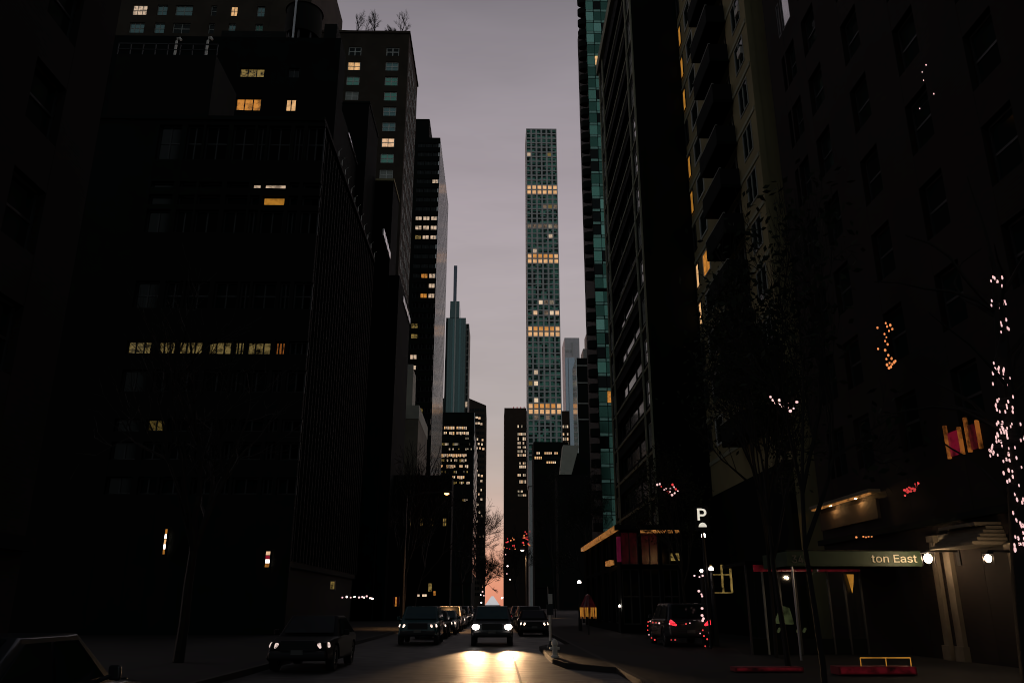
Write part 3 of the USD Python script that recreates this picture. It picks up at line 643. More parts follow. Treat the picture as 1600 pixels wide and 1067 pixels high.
q = MB(); q.box(P[1][0] + .6, P[2][0] + 14, YG + 7, YG + 18, 0, P[2][2] - 1.5); part(b, 'rear_wing', q, 'wall_black')

# --- far towers right of the grid tower
YR = 930.0
b = building('pale_grey_tower', 'pale grey tower with a blue glass face right of the grid skyscraper')
xa, zt = fx(882, 527.5, YR); xb, _ = fx(905, 527.5, YR); zs = fx(890, 559, YR)[1]; pf = Plane('front', YR)
w = MB(); w.box(xa, xb, YR + .5, YR + 40, 0, zt); part(b, 'wall', w, 'grey_tower')
q = MB(); pf.box(q, fx(884, 600, YR)[0], fx(888, 600, YR)[0], -.5, .3, 30, zs); part(b, 'glass_bay', q, 'glass_blue')
q = MB(); pf.box(q, fx(889, 600, YR)[0], fx(898.5, 600, YR)[0], -.5, .6, 30, zs); part(b, 'glass_bay', q, 'glass_blue')
q = MB(); pf.box(q, fx(894, 540, YR)[0] - .5, fx(894, 540, YR)[0] + .5, -.5, .2, fx(894, 556, YR)[1], fx(894, 535, YR)[1]); part(b, 'light_slot', q, 'frame_white')
for k, px in enumerate((884, 887, 891)):
    q = MB(); x, z = fx(px, 550, YR); pf.box(q, x, x + 1.2, -.5, .2, z, z + 3); part(b, 'light_slot', q, 'frame_white')
YD = 520.0
b = building('black_banded_tower', 'black tower with thin pale floor lines and a pale edge right of the grid skyscraper')
xa, zt = fx(901, 559, YD); xb, _ = fx(924, 559, YD); pf = Plane('front', YD)
w = MB(); w.box(xa, xb, YD + .3, YD + 28, 0, zt); part(b, 'wall', w, 'wall_black')
for py in (571, 598, 630, 655): z = fx(910, py, YD)[1]; q = MB(); pf.box(q, xa, xb, -.3, .0, z - .35, z + .35); part(b, 'floor_band', q, 'concrete_pale')
q = MB(); q.box(xa - .35, xa - .01, YD + .5, YD + 28, 20, zt); part(b, 'side_fin', q, 'glass_mirror')
YQ = 700.0
b = building('ornate_grey_tower', 'grey stepped masonry tower peeping out behind the teal balcony tower')
for k, (a, c, t) in enumerate(((921.5, 928, 483), (919.5, 930, 500), (916.5, 932, 520), (911, 934, 545))):
    x0_, z = fx(a, t, YQ); x1_, _ = fx(c, t, YQ); zb_ = 0 if k == 3 else fx(a, (500, 520, 545)[k], YQ)[1]
    q = MB(); q.box(x0_, x1_, YQ + k * .1 * -1, YQ + 20, zb_, z); part(b, 'tier', q, 'concrete_pale')

# --- right 4: teal glass tower with a stack of balconies
Y4 = 156.0
b = building('teal_balcony_tower', 'teal glass apartment tower with a stack of dark rounded balconies')
xa, _ = fx(924.5, 300, Y4); xr = xa + 16; fh = 3.02; pf = Plane('front', Y4)
zref = fx(930, 64 + 111, Y4)[1]; zmax = fx(930, -30, Y4)[1]
zs0 = zref - math.floor((zref - 8) / fh) * fh; nf = int((zmax - zs0) / fh)
w = MB(); w.box(xa, xr, Y4 + .3, Y4 + 18, 0, zs0 + nf * fh); part(b, 'core', w, 'wall_slate')
zgap0, zgap1 = fx(930, 449, Y4)[1], fx(930, 430, Y4)[1]
for k in range(nf):
    z = zs0 + k * fh
    for j in range(4):
        u0 = xa + .0 + j * 1.75; pane = pick(['glass_bright_teal', 'glass_teal', 'glass_teal', 'glass_teal_dim', 'glass_teal_dim', 'glass_teal_dim', 'glass_dark', 'glass_dark'])
        if abs(z + 1.5 - fx(930, 86, Y4)[1]) < 1.5 and j in (1, 2): pane = 'lit_warm'
        if abs(z + 1.5 - fx(938, 615, Y4)[1]) < 1.5 and j in (1, 2): pane = 'lit_orange'
        q = MB(); pf.box(q, u0 + .05, u0 + 1.7, -.3, -.02, z + .35, z + fh - .45); part(b, 'window', q, pane)
    if zgap0 < z + 1 < zgap1: continue
    for j in range(4):
        u0 = xa + j * 1.75; q = MB(); pf.box(q, u0 + .1, u0 + 1.65, -.25, .06, z - .32, z + .2); part(b, 'spandrel_panel', q, 'teal_slab')
    th = np.linspace(0, math.pi, 9)
    pts = [(xa, Y4 + .3)] + [(xa - 1.75 * math.sin(a) ** .8, Y4 + .5 + 1.0 - 1.0 * math.cos(a)) for a in th] + [(xa, Y4 + 2.6)]
    poly = Polygon(pts); q = trimesh.creation.extrude_polygon(poly, fh * .5, engine='earcut'); q.apply_translation([0, 0, z - .2]); bal = part(b, 'balcony', q, 'wall_black')
    tz = z - .2 + fh * .5

# --- right 5: concrete-framed apartment block, blank dark end wall
X5R = 10.3
y5, _ = upright(985, 0, X5R); y5b, _ = upright(936, 106, X5R); _, z5 = upright(957, 0, X5R)
_, z5 = upright(936, 106, X5R)
b = building('concrete_frame_building', 'dark apartment block with pale frame lines on its street side and a blank end wall')
ps = Plane('right', X5R); w = MB(); w.box(X5R + .4, 34, y5 + .02, y5b, 0, z5); 
flh = 2.95; zr = upright(974, 30, X5R)[1]; nfl = int(z5 / flh)
zz = [zr - flh * k for k in range(-6, 40) if 6 < zr - flh * k < z5 - 1.5]; zz = sorted(zz)
rows = [(z - .95, z + .75) for z in zz]
colA = (y5 + .75, y5 + 1.75); colB = (y5b - 1.9, y5b - .9); colM = (y5 + 3.2, y5b - 3.0)
facade(w, ps, y5, y5b, 5.5, z5, [colA, colM, colB], rows, .4)
part(b, 'wall', w, 'wall_black')
q = MB()
for u in (y5 + .15, y5 + 2.5, y5b - 2.5, y5b - .3): ps.box(q, u - .14, u + .14, 0, .10, 5.5, z5)
part(b, 'frame_column', q, 'concrete_olive', kind=None)
for z in zz:
    q = MB(); ps.box(q, y5 + .3, y5b - .45, .0, .06, z - 1.38, z - 1.2); part(b, 'floor_band', q, 'concrete_olive')
q = MB(); ps.box(q, y5 - .1, y5b + .1, 0, .3, z5 - .9, z5 + .25); part(b, 'cornice', q, 'concrete_olive')
for k, rr in enumerate(rows):
    window(b, ps, *colA, *rr, .10, pick(['glass_mirror', 'blind_grey']), frame='frame_pale', nx=1, nz=2, fw=.07)
    window(b, ps, *colB, *rr, .10, pick(['glass_mirror', 'blind_grey']), frame='frame_pale', nx=1, nz=2, fw=.07)
    qn = 3
    for j in range(qn):
        u0 = colM[0] + (colM[1] - colM[0]) * j / qn; window(b, ps, u0 + .05, u0 + (colM[1] - colM[0]) / qn - .05, *rr, .4, 'glass_dark', nx=1, nz=1, fw=.08)

# --- right 6: olive apartment block with balconies
yn, _ = upright(1162, 0, XR); yf_, _ = upright(1055, 0, XR); yf_ = min(yf_, y5 - .02)
b = building('olive_apartment_building', 'olive rendered apartment block with a stack of dark balconies on the right')
ps = Plane('right', XR)
fl6 = upright(1156, 60, XR)[1] - upright(1162, 127, XR)[1]
def yz(px, py): return upright(px, py, XR)
zA = yz(1150, 18)[1]
c2a = (yz(1147, 60)[0], yz(1156, 20)[0]); c2 = tuple(sorted(c2a))
c1 = tuple(sorted((yz(1073, 60)[0], yz(1080, 90)[0]))); 
c1 = (yz(1082, 60)[0], yz(1071, 60)[0]); c0 = (yz(1065, 60)[0], yz(1060.6, 60)[0]); cb = (yz(1134, 60)[0], yz(1107, 60)[0])
c2 = (yz(1160, 60)[0], yz(1145, 60)[0])
z2a, z2b = yz(1150, 45)[1], yz(1150, 2)[1]
z1a, z1b = yz(1076, 58)[1], yz(1076, 26)[1]
HB = 40 * fl6
rowsA = sorted((z2a - fl6 * k, z2a - fl6 * k + 1.75) for k in range(-4, 12) if z2a - fl6 * k > 8.6)
ztop = rowsA[-1][1] + 3
w = MB(); w.box(XR + .35, 34, yn + .02, yf_, 0, ztop)
cols = sorted([c2, cb, c1, c0]); facade(w, ps, yn, yf_, 4.0, ztop, cols, rowsA, .35); part(b, 'wall', w, 'wall_olive')
for k, rr in enumerate(rowsA):
    kk = len(rowsA) - 1 - k
    window(b, ps, *c2, *rr, .05, 'glass_dark', frame='frame_pale', nx=2, nz=1, fw=.07)
    window(b, ps, *c1, *rr, .04, 'lit_orange' if kk == 8 else 'glass_dark', frame='frame_white', nx=1, nz=1, fw=.12)
    window(b, ps, *c0, *rr, .02, 'glass_dark' if kk in (0, 4, 7) or kk > 9 else 'lit_warm' if kk in (8, 9) else 'lit_amber', frame='frame_dark', nx=1, nz=1, fw=.06)
    window(b, ps, *cb, *rr, .35, 'glass_dark', frame='frame_pale', nx=3, nz=1, fw=.08)
    z = rr[0] - 1.0
    q = MB(); ps.box(q, yn + .1, yf_, 0, .05, z + .1, z + .34); part(b, 'floor_band', q, 'concrete_olive')
    q = MB(); ps.box(q, cb[0] - .3, cb[1] + .25, 0.002, 1.2, z - .02, z + .18); sl = part(b, 'balcony', q, 'wall_black')
    q = MB(); ps.box(q, cb[0] - .3, cb[1] + .25, 1.12, 1.2, z + .181, z + 1.2); ps.box(q, cb[0] - .3, cb[0] - .22, .06, 1.12, z + .181, z + 1.2); ps.box(q, cb[1] + .17, cb[1] + .25, .06, 1.12, z + .181, z + 1.2); part(sl, 'parapet', q, 'wall_slate')
    q = MB(); ps.box(q, cb[0] - .32, cb[1] + .27, 1.10, 1.22, z + 1.2, z + 1.25); part(sl, 'handrail', q, 'frame_pale')
q = MB(); ps.box(q, yn + .02, yf_, .002, .3, .13, 8.2); part(b, 'base_shade_sheet', q, 'wall_black')  # dark sheet added over the lower wall to stand for its shade
# air conditioners in two windows near the top
for px, py in ((1153, 18), (1157, 83)):
    y_, z_ = yz(px, py); q = MB(); ps.box(q, y_ - .3, y_ + .3, -.12, .12, z_ - .22, z_ + .22); part(b, 'air_conditioner', q, 'plastic_white')

# --- right 7: near dark brick building, shopfront base
y7, _ = upright(1190, 0, XR)
b = building('dark_corner_building', 'tall black brick building filling the right side of the photo')
ps = Plane('right', XR)
wy0, wz0 = upright(1213, 40, XR); wy1, wz1 = upright(1234, 5, XR)
ca = tuple(sorted((upright(1217, 20, XR)[0], upright(1212, 20, XR)[0]))); cb_ = tuple(sorted((upright(1234, 20, XR)[0], upright(1219, 20, XR)[0])))
zwa, zwb = upright(1226, 44, XR)[1], upright(1226, 0, XR)[1]; zwb = zwa + 1.9
f7 = 3.1; rows = sorted((zwa - f7 * k, zwb - f7 * k) for k in range(-3, 8) if zwa - f7 * k > 5.5)
ztop = rows[-1][1] + 8
cols = sorted([ca, cb_] + [(ca[0] - 3.6 - 3.6 * j, ca[0] - 2.2 - 3.6 * j) for j in range(1, 5)] + [(cb_[0] - 2.4, cb_[0] - 1.0)])
cols = [c for c in cols if c[0] > 1]
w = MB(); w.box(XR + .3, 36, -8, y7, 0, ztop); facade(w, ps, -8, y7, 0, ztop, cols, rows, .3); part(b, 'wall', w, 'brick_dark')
for i, c in enumerate(cols):
    for k, rr in enumerate(rows):
        hot = (c in (ca, cb_)) and abs(rr[0] - zwa) < .1
        window(b, ps, *c, *rr, .10 if hot else .3, 'glass_mirror' if hot else 'glass_dark', nx=1, nz=1 if hot else 2, fw=.08)
pz0 = upright(1486, 714, XR)[1]
q = MB(); ps.box(q, -8, y7 + .1, 0, .22, 4.1, 4.3); part(b, 'string_course', q, 'wall_black')
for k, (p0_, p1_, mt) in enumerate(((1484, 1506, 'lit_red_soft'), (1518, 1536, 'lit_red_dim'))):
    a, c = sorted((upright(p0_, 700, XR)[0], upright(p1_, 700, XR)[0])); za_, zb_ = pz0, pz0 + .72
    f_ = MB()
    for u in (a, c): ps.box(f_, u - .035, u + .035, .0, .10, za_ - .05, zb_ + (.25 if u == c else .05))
    wd = part(b, 'red_window', f_, 'lit_orange_dim'); g_ = MB(); ps.box(g_, a + .04, c - .04, .005, .03, za_, zb_); part(wd, 'pane', g_, mt)  # warm light on the frame edges put in as emission

# corner shop in front of the concrete block: lit roof trim
XS = 7.6; ySf = y5 - .8
pS = at_Y(967, 820, ySf); zS = pS[2]; xS0 = pS[0]
b = building('corner_shop_building', 'low dark corner shop with an amber lit roof edge, beyond the crossing on the right')
yS1 = upright(912, 855, xS0)[0]
pf = Plane('front', ySf); w = MB(); w.box(xS0 + .3, 24, ySf + .3, y5 - .05, 0, zS - .3); w.box(xS0 + .3, X5R - .02, y5 - .05, yS1, 0, zS - .3)
ps = Plane('right', xS0)
cols = [(fx(a, 900, ySf)[0], fx(c, 900, ySf)[0]) for a, c in ((972, 1000), (1004, 1032), (1036, 1062))]
rows = [(.6, fx(1000, 888, ySf)[1]), (fx(1000, 882, ySf)[1], fx(1000, 830, ySf)[1])]
facade(w, pf, xS0, 24, 0, zS - .3, cols, rows, .3); scol = grid(ySf + 1, yS1 - 1, 5, 2.6); facade(w, ps, ySf + .3, yS1, 0, zS - .3, scol, rows, .3); part(b, 'wall', w, 'wall_black')
for i, c in enumerate(cols):
    window(b, pf, *c, *rows[0], .3, 'glass_dark', nx=2, nz=2, fw=.08); window(b, pf, *c, *rows[1], .3, 'lit_red_deep' if i < 2 else 'glass_dark', nx=2, nz=1, fw=.06)
for c in scol:
    for rr in rows: window(b, ps, *c, *rr, .3, 'glass_dark', nx=2, nz=1, fw=.08)
q = MB(); q.box(xS0 - .25, 24, ySf - .25, ySf + .3, zS - .3, zS); part(b, 'cornice', q, 'wall_slate')
q = MB(); q.box(xS0 - .25, xS0 + .3, ySf + .3, yS1, zS - .3, zS); part(b, 'side_cornice', q, 'amber_trim')
q = MB(); q.box(fx(1000, 825, ySf)[0], fx(1062, 825, ySf)[0], ySf - .2, ySf - .05, zS - .48, zS - .3); part(b, 'lit_trim', q, 'amber_trim')
q = MB(); x, z = fx(966, 858, ySf); q.box(x - .12, x + .12, ySf - .3, ySf - .1, z - .75, z + .75); part(b, 'neon_strip', q, 'lit_magenta')
x, z = fx(1055, 870, ySf); q = MB(); q.box(x - .28, x + .28, ySf - .1, ySf - .02, z - .22, z + .22); part(b, 'hanging_sign', q, 'lit_yellow_dim')
x, z = fx(952, 879, ySf + 3); q = MB(); q.box(xS0 - .35, xS0 - .05, ySf + 2.4, ySf + 4.5, z - .15, z + .15); part(b, 'wall_lamp', q, 'amber_trim')
# ------------------------------------------------------------------ vehicles
SPH = trimesh.creation.icosphere(1)
def hull(points, r):
    return manifold3d.Manifold.hull_points(np.vstack([SPH.vertices * rr + p for p, rr in zip(points, np.broadcast_to(r, len(points)))]))
def tm(mf): q = mf.to_mesh(); return trimesh.Trimesh(q.vert_properties[:, :3], q.tri_verts, process=False)
def sym(pts): return [(sx * x, y, z) for x, y, z in pts for sx in (-1, 1)]
def wheel(parent, x, y, r, side):
    prof = [(r * .62, -.11), (r * .97, -.11), (r, -.07), (r, .07), (r * .97, .11), (r * .62, .11), (r * .62, -.11)]
    t = lathe(prof, 24); t.apply_transform(trimesh.transformations.rotation_matrix(math.pi / 2, [0, 1, 0])); t.apply_translation([x, y, r])
    wp = part(parent, 'wheel', (t.vertices, t.faces), 'rubber', smooth=40)
    q = MB(); q.mesh(trimesh.creation.cylinder(r * .6, .12, sections=18, transform=trimesh.transformations.translation_matrix([x, y, r]) @ trimesh.transformations.rotation_matrix(math.pi / 2, [0, 1, 0])))
    for k in range(5):
        a = k * 2 * math.pi / 5; c, s_ = math.cos(a) * r * .34, math.sin(a) * r * .34
        q.box(x + side * .06, x + side * .085, y + c - .04, y + c + .04, r + s_ - .04, r + s_ + .04)
    part(wp, 'rim', q, 'metal_grey')
def make_car(name, label, paint, suv=False, head='glass_dark', tail='paint_red', glz='glass_dark', group=None, loc=(0, 0, 0), rz=0, plate=True):
    """Nose towards -y. Body, roof pillars, glazing, lamps, grille, bumpers, plates, mirrors, wheels."""
    t = thing(name, label, 'car', loc, rz, group)
    L, Wd = (4.7, .95) if suv else (4.6, .90); h = L / 2
    zb, zh, zr = (.34, 1.04, 1.66) if suv else (.26, .90, 1.42); wr = .36 if suv else .33
    low = hull(sym([(Wd - .16, -h + .12, zb + .12), (Wd - .24, -h + .16, zh - .22), (Wd - .08, -h + .9, zb + .08), (Wd - .08, h - .7, zb + .08), (Wd - .2, h - .12, zb + .14), (Wd - .2, h - .14, zh - .1), (Wd - .09, -h + 1.1, zh - .12), (Wd - .09, h - .6, zh - .08)]), .09)
    if suv:
        base = [(Wd - .11, -h + 1.25, zh - .06), (Wd - .12, h - .18, zh - .06)]; top = [(Wd - .26, -h + 1.95, zr - .07), (Wd - .24, h - .55, zr - .07)]
    else:
        base = [(Wd - .11, -h + 1.35, zh - .07), (Wd - .12, h - .55, zh - .07)]; top = [(Wd - .27, -h + 2.05, zr - .07), (Wd - .27, h - 1.45, zr - .08)]
    cabin = hull(sym(base + top), .065)
    body = low + cabin
    for y in (-h + .92, h - .95):
        c = manifold3d.Manifold.cylinder(2.4, wr + .07, wr + .07, 28).rotate([0, 90, 0]).translate([-1.2, y, wr]); inner = manifold3d.Manifold.cube([1.1, 2, 2], True).translate([0, y, wr])
        body = body - (c - inner)
    part(t, 'body', tm(body.refine_to_length(.35)), paint, smooth=38)
    def pane(nm, pts, mat, off, th=.012, inset=.0):
        P = np.array(pts, float); n = np.cross(P[1] - P[0], P[3] - P[0]); n /= np.linalg.norm(n); c = P.mean(0); P = c + (P - c) * (1 - inset)
        if np.dot(n, off) < 0: n = -n
        a, o = P + n * .07 - n * .005, P + n * (.07 + th)
        v = np.vstack([a, o]); f = [[0, 2, 1], [0, 3, 2], [4, 5, 6], [4, 6, 7]] + [x for k in range(4) for x in ([k, (k + 1) % 4, 4 + (k + 1) % 4], [k, 4 + (k + 1) % 4, 4 + k])]
        return part(t, nm, (v, np.array(f)), mat)
    fb, rb, ft, rt_ = base[0], base[1], top[0], top[1]
    pane('windscreen', [(-fb[0] + .05, fb[1], fb[2] + .06), (fb[0] - .05, fb[1], fb[2] + .06), (ft[0], ft[1], ft[2]), (-ft[0], ft[1], ft[2])], glz, (0, -1, .5), inset=.06)
    pane('rear_window', [(-rb[0] + .05, rb[1], rb[2] + .06), (rb[0] - .05, rb[1], rb[2] + .06), (rt_[0], rt_[1], rt_[2]), (-rt_[0], rt_[1], rt_[2])], glz, (0, 1, .5), inset=.1)
    for sx in (-1, 1):
        ym = (fb[1] + rb[1]) / 2 - .1
        for (a, c) in ((0, .5), (.52, 1)):
            lb = lambda u: (sx * fb[0], fb[1] + .25 + (rb[1] - fb[1] - .4) * u, fb[2] + .06); lt = lambda u: (sx * ft[0], ft[1] + .02 + (rt_[1] - ft[1] - .04) * u, ft[2] - .02)
            pane('side_window', [lb(a), lb(c), lt(c), lt(a)], glz, (sx, 0, .2), inset=.07)
        q = MB(); q.mesh(tm(hull([(sx * (Wd - .30), -h + .10, zh - .27), (sx * (Wd - .12), -h + .30, zh - .24), (sx * (Wd - .34), -h + .09, zh - .20), (sx * (Wd - .14), -h + .34, zh - .19)], .05))); part(t, 'headlight', q, head, smooth=40)
        q = MB(); q.mesh(tm(hull([(sx * (Wd - .36), h - .03, zh - .2), (sx * (Wd - .16), h - .10, zh - .18), (sx * (Wd - .18), h - .09, zh - .05)], .045))); part(t, 'tail_light', q, tail, smooth=40)
        q = MB(); q.mesh(tm(hull([(sx * (Wd + .06), fb[1] + .35, fb[2] + .1), (sx * (Wd + .15), fb[1] + .37, fb[2] + .1), (sx * (Wd + .14), fb[1] + .37, fb[2] + .2), (sx * (Wd + .05), fb[1] + .35, fb[2] + .2)], .03))); q.tube([[sx * (Wd - .1), fb[1] + .4, fb[2] + .05], [sx * (Wd + .07), fb[1] + .37, fb[2] + .12]], .025, 5); part(t, 'mirror', q, paint, smooth=40)
        for y in (-h + .92, h - .95): wheel(t, sx * (Wd - .13), y, wr, sx)
    q = MB()
    for k in range(5): q.box(-.42, .42, -h - .005, -h + .06, zh - .33 + k * .045, zh - .305 + k * .045)
    q.box(-.45, .45, -h + .01, -h + .05, zh - .36, zh - .10); part(t, 'grille', q, 'metal_dark')
    for y, d in ((-h, -1), (h, 1)):
        q = MB(); q.mesh(tm(hull(sym([(Wd - .2, y - d * .05, zb + .12), (Wd - .2, y - d * .05, zb + .22)]), .06))); part(t, 'bumper', q, 'metal_dark', smooth=40)
        if plate: q = MB(); q.box(-.16, .16, min(y + d * .005, y + d * .03), max(y + d * .005, y + d * .03), zb + .19, zb + .31); part(t, 'number_plate', q, 'plate_grey')
    return t
plain('glass_car', (.015, .045, .048), .08, .5)
def spot(parent, pos, target, intensity, color, cone, radius=.06):
    s_ = UsdLux.SphereLight.Define(stage, free(str(parent.GetPath()), 'lamp')); s_.CreateRadiusAttr(radius); s_.CreateIntensityAttr(intensity); s_.CreateColorAttr(Gf.Vec3f(*color)); s_.CreateNormalizeAttr(True)
    d = np.array(target, float) - np.array(pos, float); d /= np.linalg.norm(d); zax = -d; xa_ = np.cross([0, 1.0, 0] if abs(zax[2]) > .95 else [0, 0, 1.0], zax); xa_ /= np.linalg.norm(xa_); ya_ = np.cross(zax, xa_)
    s_.AddTransformOp().Set(Gf.Matrix4d(*xa_, 0, *ya_, 0, *zax, 0, *map(float, pos), 1))
    if cone: sh = UsdLux.ShapingAPI.Apply(s_.GetPrim()); sh.CreateShapingConeAngleAttr(cone); sh.CreateShapingConeSoftnessAttr(.9)
    return s_
# the cab coming towards the camera
cab = make_car('cab', 'dark cab with blazing headlights driving towards the camera in mid street', 'paint_black', suv=True, head='headlamp', glz='glass_car', loc=(-.17, 40.4, 0))
q = MB(); P = np.array([[-.34, 0, .06], [.34, 0, .06], [.05, 0, .46], [-.05, 0, .46]]); v = np.vstack([P + [0, -.1, 1.66], P + [0, 1.1, 1.66]])
part(cab, 'roof_sign', (v, np.array([[0, 1, 2], [0, 2, 3], [5, 4, 7], [5, 7, 6], [0, 4, 5], [0, 5, 1], [1, 5, 6], [1, 6, 2], [2, 6, 7], [2, 7, 3], [3, 7, 4], [3, 4, 0]])), 'topper_white')
q = MB(); q.box(-.38, .38, -.15, 1.15, 1.64, 1.72); part(cab, 'sign_base', q, 'metal_dark')
for sx in (-.72, .72):
    part(cab, 'headlight', (SPH.vertices * [.17, .06, .13] + [sx, -2.37, .80], SPH.faces), 'headlamp', smooth=True)  # wide glowing disc added over each lamp to imitate its glare
    spot(cab, (sx, -2.75, .76), (sx * 1.35 + .5, -24, 0.0), 1500, (1.0, .60, .30), 12, .12)

# parked cars
LR = [(-5.3, 9.4, 'paint_black', 1, False, 'black car with a curved roof at the bottom left corner of the photo'),
      (-5.3, 25.6, 'paint_matte', 1, False, 'dark parked car with glinting headlights, second in the left row'),
      (-3.55, 41.5, 'paint_teal', 0, True, 'teal parked car, third in the left row'),
      (-3.5, 48.4, 'paint_matte', 0, False, 'black parked car behind the teal one in the left row'),
      (-3.3, 55.0, 'paint_teal', 0, False, 'teal low parked car, fifth in the left row'),
      (-3.3, 61.5, 'paint_dark_grey', 0, True, 'dark tall parked car, sixth in the left row'),
      (-3.2, 68.3, 'paint_silver', 0, False, 'silver parked car far down the left row'),
      (-3.2, 75.0, 'paint_black', 0, True, 'black tall parked car far down the left row'),
      (-3.2, 82.0, 'paint_dark_grey', 0, False, 'dark small looking parked car at the far end of the left row'),
      (-3.2, 89.0, 'paint_silver', 0, True, 'pale parked car at the very end of the left row')]
for i, (x, y, paint, _, suv, lb) in enumerate(LR):
    make_car('parked_car', lb, paint, suv, head='headlamp_glint_faint' if i == 1 else 'headlamp_glint' if i in (2, 3, 4, 6, 7, 9) else 'glass_dark', glz='glass_car' if i in (2, 4) else 'glass_dark', group='cars parked along the left kerb', loc=(x, y, 0), rz=180 if i == 0 else 0)  # parked headlamps glow to imitate glints
RRW = [(2.25, 52.5, 'paint_matte', False, 'black parked car with bright headlights nearest in the right row', 'headlamp_mid'),
       (2.3, 59.5, 'paint_silver', True, 'silver parked car, second in the right row', 'headlamp_glint'),
       (2.3, 66.3, 'paint_dark_grey', False, 'dark parked car showing a red lamp, third in the right row', 'tail_red'),
       (2.3, 73.0, 'paint_teal', False, 'teal parked car, fourth in the right row', 'headlamp_glint'),
       (2.3, 80.0, 'paint_black', True, 'black parked car with red glints far down the right row', 'tail_red'),
       (2.3, 87.0, 'paint_silver', False, 'pale parked car at the far end of the right row', 'headlamp_glint')]
for x, y, paint, suv, lb, hd in RRW: make_car('parked_car', lb, paint, suv, head=hd, group='cars parked along the right kerb', loc=(x, y, 0))
make_car('forecourt_car', 'dark car with red tail lights parked on the right forecourt below the parking sign', 'paint_black', True, tail='tail_red', loc=(7.75, 36.5, .13), rz=180)
make_car('distant_car', 'far car with white headlights following behind the cab', 'paint_black', False, head='headlamp', loc=(-1.9, 96, 0))

# ------------------------------------------------------------------ trees
def tree(name, label, loc, height, spread, seed, rad=.16, rmax=None, lean=(0, 0), levels=5, leaves=0, group=None, fork=.3, path=None, cat='tree', twig=.006):
    rg = np.random.default_rng(seed)
    t = thing(name, label, cat, loc, group=group)
    trunk, crown = MB(), MB(); tips = []
    def grow(p, d, ln, r, lv):
        n = 4; pts = [p]; dd = d.copy()
        for k in range(n):
            dd = dd + rg.normal(0, .10, 3) + np.array([0, 0, .05]); dd /= np.linalg.norm(dd); pts.append(pts[-1] + dd * ln / n)
        rr = np.linspace(r, max(r * .62, twig), n + 1)
        (trunk if lv == 0 else crown).tube(pts, rr, 7 if lv == 0 else (5 if lv < 3 else 3), cap=lv < 2)
        if lv >= levels: tips.append(pts[-1]); tips.append(pts[2]); return
        nb = int(rg.integers(3, 5)) if lv else 5
        for b_ in range(nb):
            at = pts[-1] if b_ == 0 else pts[int(rg.integers(2 if lv else 3, n + 1))]
            ax = rg.normal(0, 1, 3); ax -= dd * ax.dot(dd); ax /= np.linalg.norm(ax)
            ang = (.25 if b_ == 0 else rg.uniform(.45, .95)) * spread
            nd = dd * math.cos(ang) + ax * math.sin(ang)
            grow(at, nd, ln * rg.uniform(.58, .80), max(r * rg.uniform(.45, .62), twig), lv + 1)
    d0 = np.array([lean[0], lean[1], 1.0]); d0 /= np.linalg.norm(d0)
    grow(np.zeros(3), d0, height * fork, rad, 0)
    # scale so that the top reaches the wanted height
    top = max(v[:, 2].max() for v in crown.v); s_ = height / top
    rr_ = np.percentile(np.linalg.norm(np.vstack(crown.v)[:, :2], axis=1), 99); sx_ = min(1.0, rmax / rr_) if rmax else 1.0
    S3 = np.array([sx_, sx_, s_])
    def sc(mb): v, f = mb.out(); return (v * S3, f)
    part(t, 'trunk', sc(trunk), 'bark', smooth=50); part(t, 'crown', sc(crown), 'bark', kind='stuff')
    if leaves:
        P = np.array(tips) * S3; lm = MB(); idx = rg.integers(0, len(P), leaves)
        c = P[idx] + rg.normal(0, .25, (leaves, 3)); a = rg.normal(0, 1, (leaves, 3)); a /= np.linalg.norm(a, axis=1)[:, None]; b_ = np.cross(a, rg.normal(0, 1, (leaves, 3))); b_ /= np.linalg.norm(b_, axis=1)[:, None]
        ln_ = rg.uniform(.05, .09, (leaves, 1)); V = np.stack([c - a * ln_, c + b_ * ln_ * .5, c + a * ln_, c - b_ * ln_ * .5], 1).reshape(-1, 3); k = np.arange(leaves)[:, None] * 4
        lm.add(V, np.vstack([k + [0, 1, 2], k + [0, 2, 3]])); part(t, 'foliage', lm, 'leaf_dark', kind='stuff')
    return t, np.array(tips) * S3 + np.array(loc)
# roof-garden trees on the brown brick tower
for i, (px, top, hh) in enumerate(((528, 28, 0), (556, 20, 0), (568, 20, 0), (584, 19, 0), (603, 40, 1), (617, 43, 1), (624, 14, 0))):
    Yt = y4 + 2.0; p = at_Y(px, 52, Yt); z0 = z4 + .1 if px > 535 else zB; h_ = at_Y(px, top, Yt)[2] - z0
    lb = {0: 'bare sapling beside the chimney left of the brick tower', 1: 'leftmost bare tree on the roof of the brown brick tower', 2: 'second bare tree on the roof of the brown brick tower', 3: 'third bare tree on the roof of the brown brick tower', 4: 'low bare shrub in the middle of the brick tower roof', 5: 'low bare shrub beside the tallest roof tree', 6: 'tallest bare tree at the right end of the brick tower roof'}[i]
    tree('roof_tree', lb, (p[0], Yt if px > 535 else yB + 4, z0), max(h_, 1.5), .62, 100 + i, rad=.10, lean=(.12, 0), levels=4, group='bare trees on the roof of the brick tower', fork=.33, twig=.013, rmax=2.3)
T1, _ = tree('street_tree', 'bare street tree whose branches cross the dim yellow window row on the left', (-9.2, 25.5, .13), 13.0, .85, 11, rad=.17, levels=5, fork=.3, group='bare trees along the street')
tree('street_tree', 'bare street tree at the left before the low building with four windows', (-7.2, 66.0, .13), 14.5, .8, 12, rad=.2, levels=5, fork=.26, group='bare trees along the street', twig=.012)
tree('street_tree', 'bare tree standing behind the first one at the left of the low building', (-7.6, 78.0, .13), 15.5, .8, 13, rad=.2, levels=5, fork=.26, group='bare trees along the street', twig=.014)
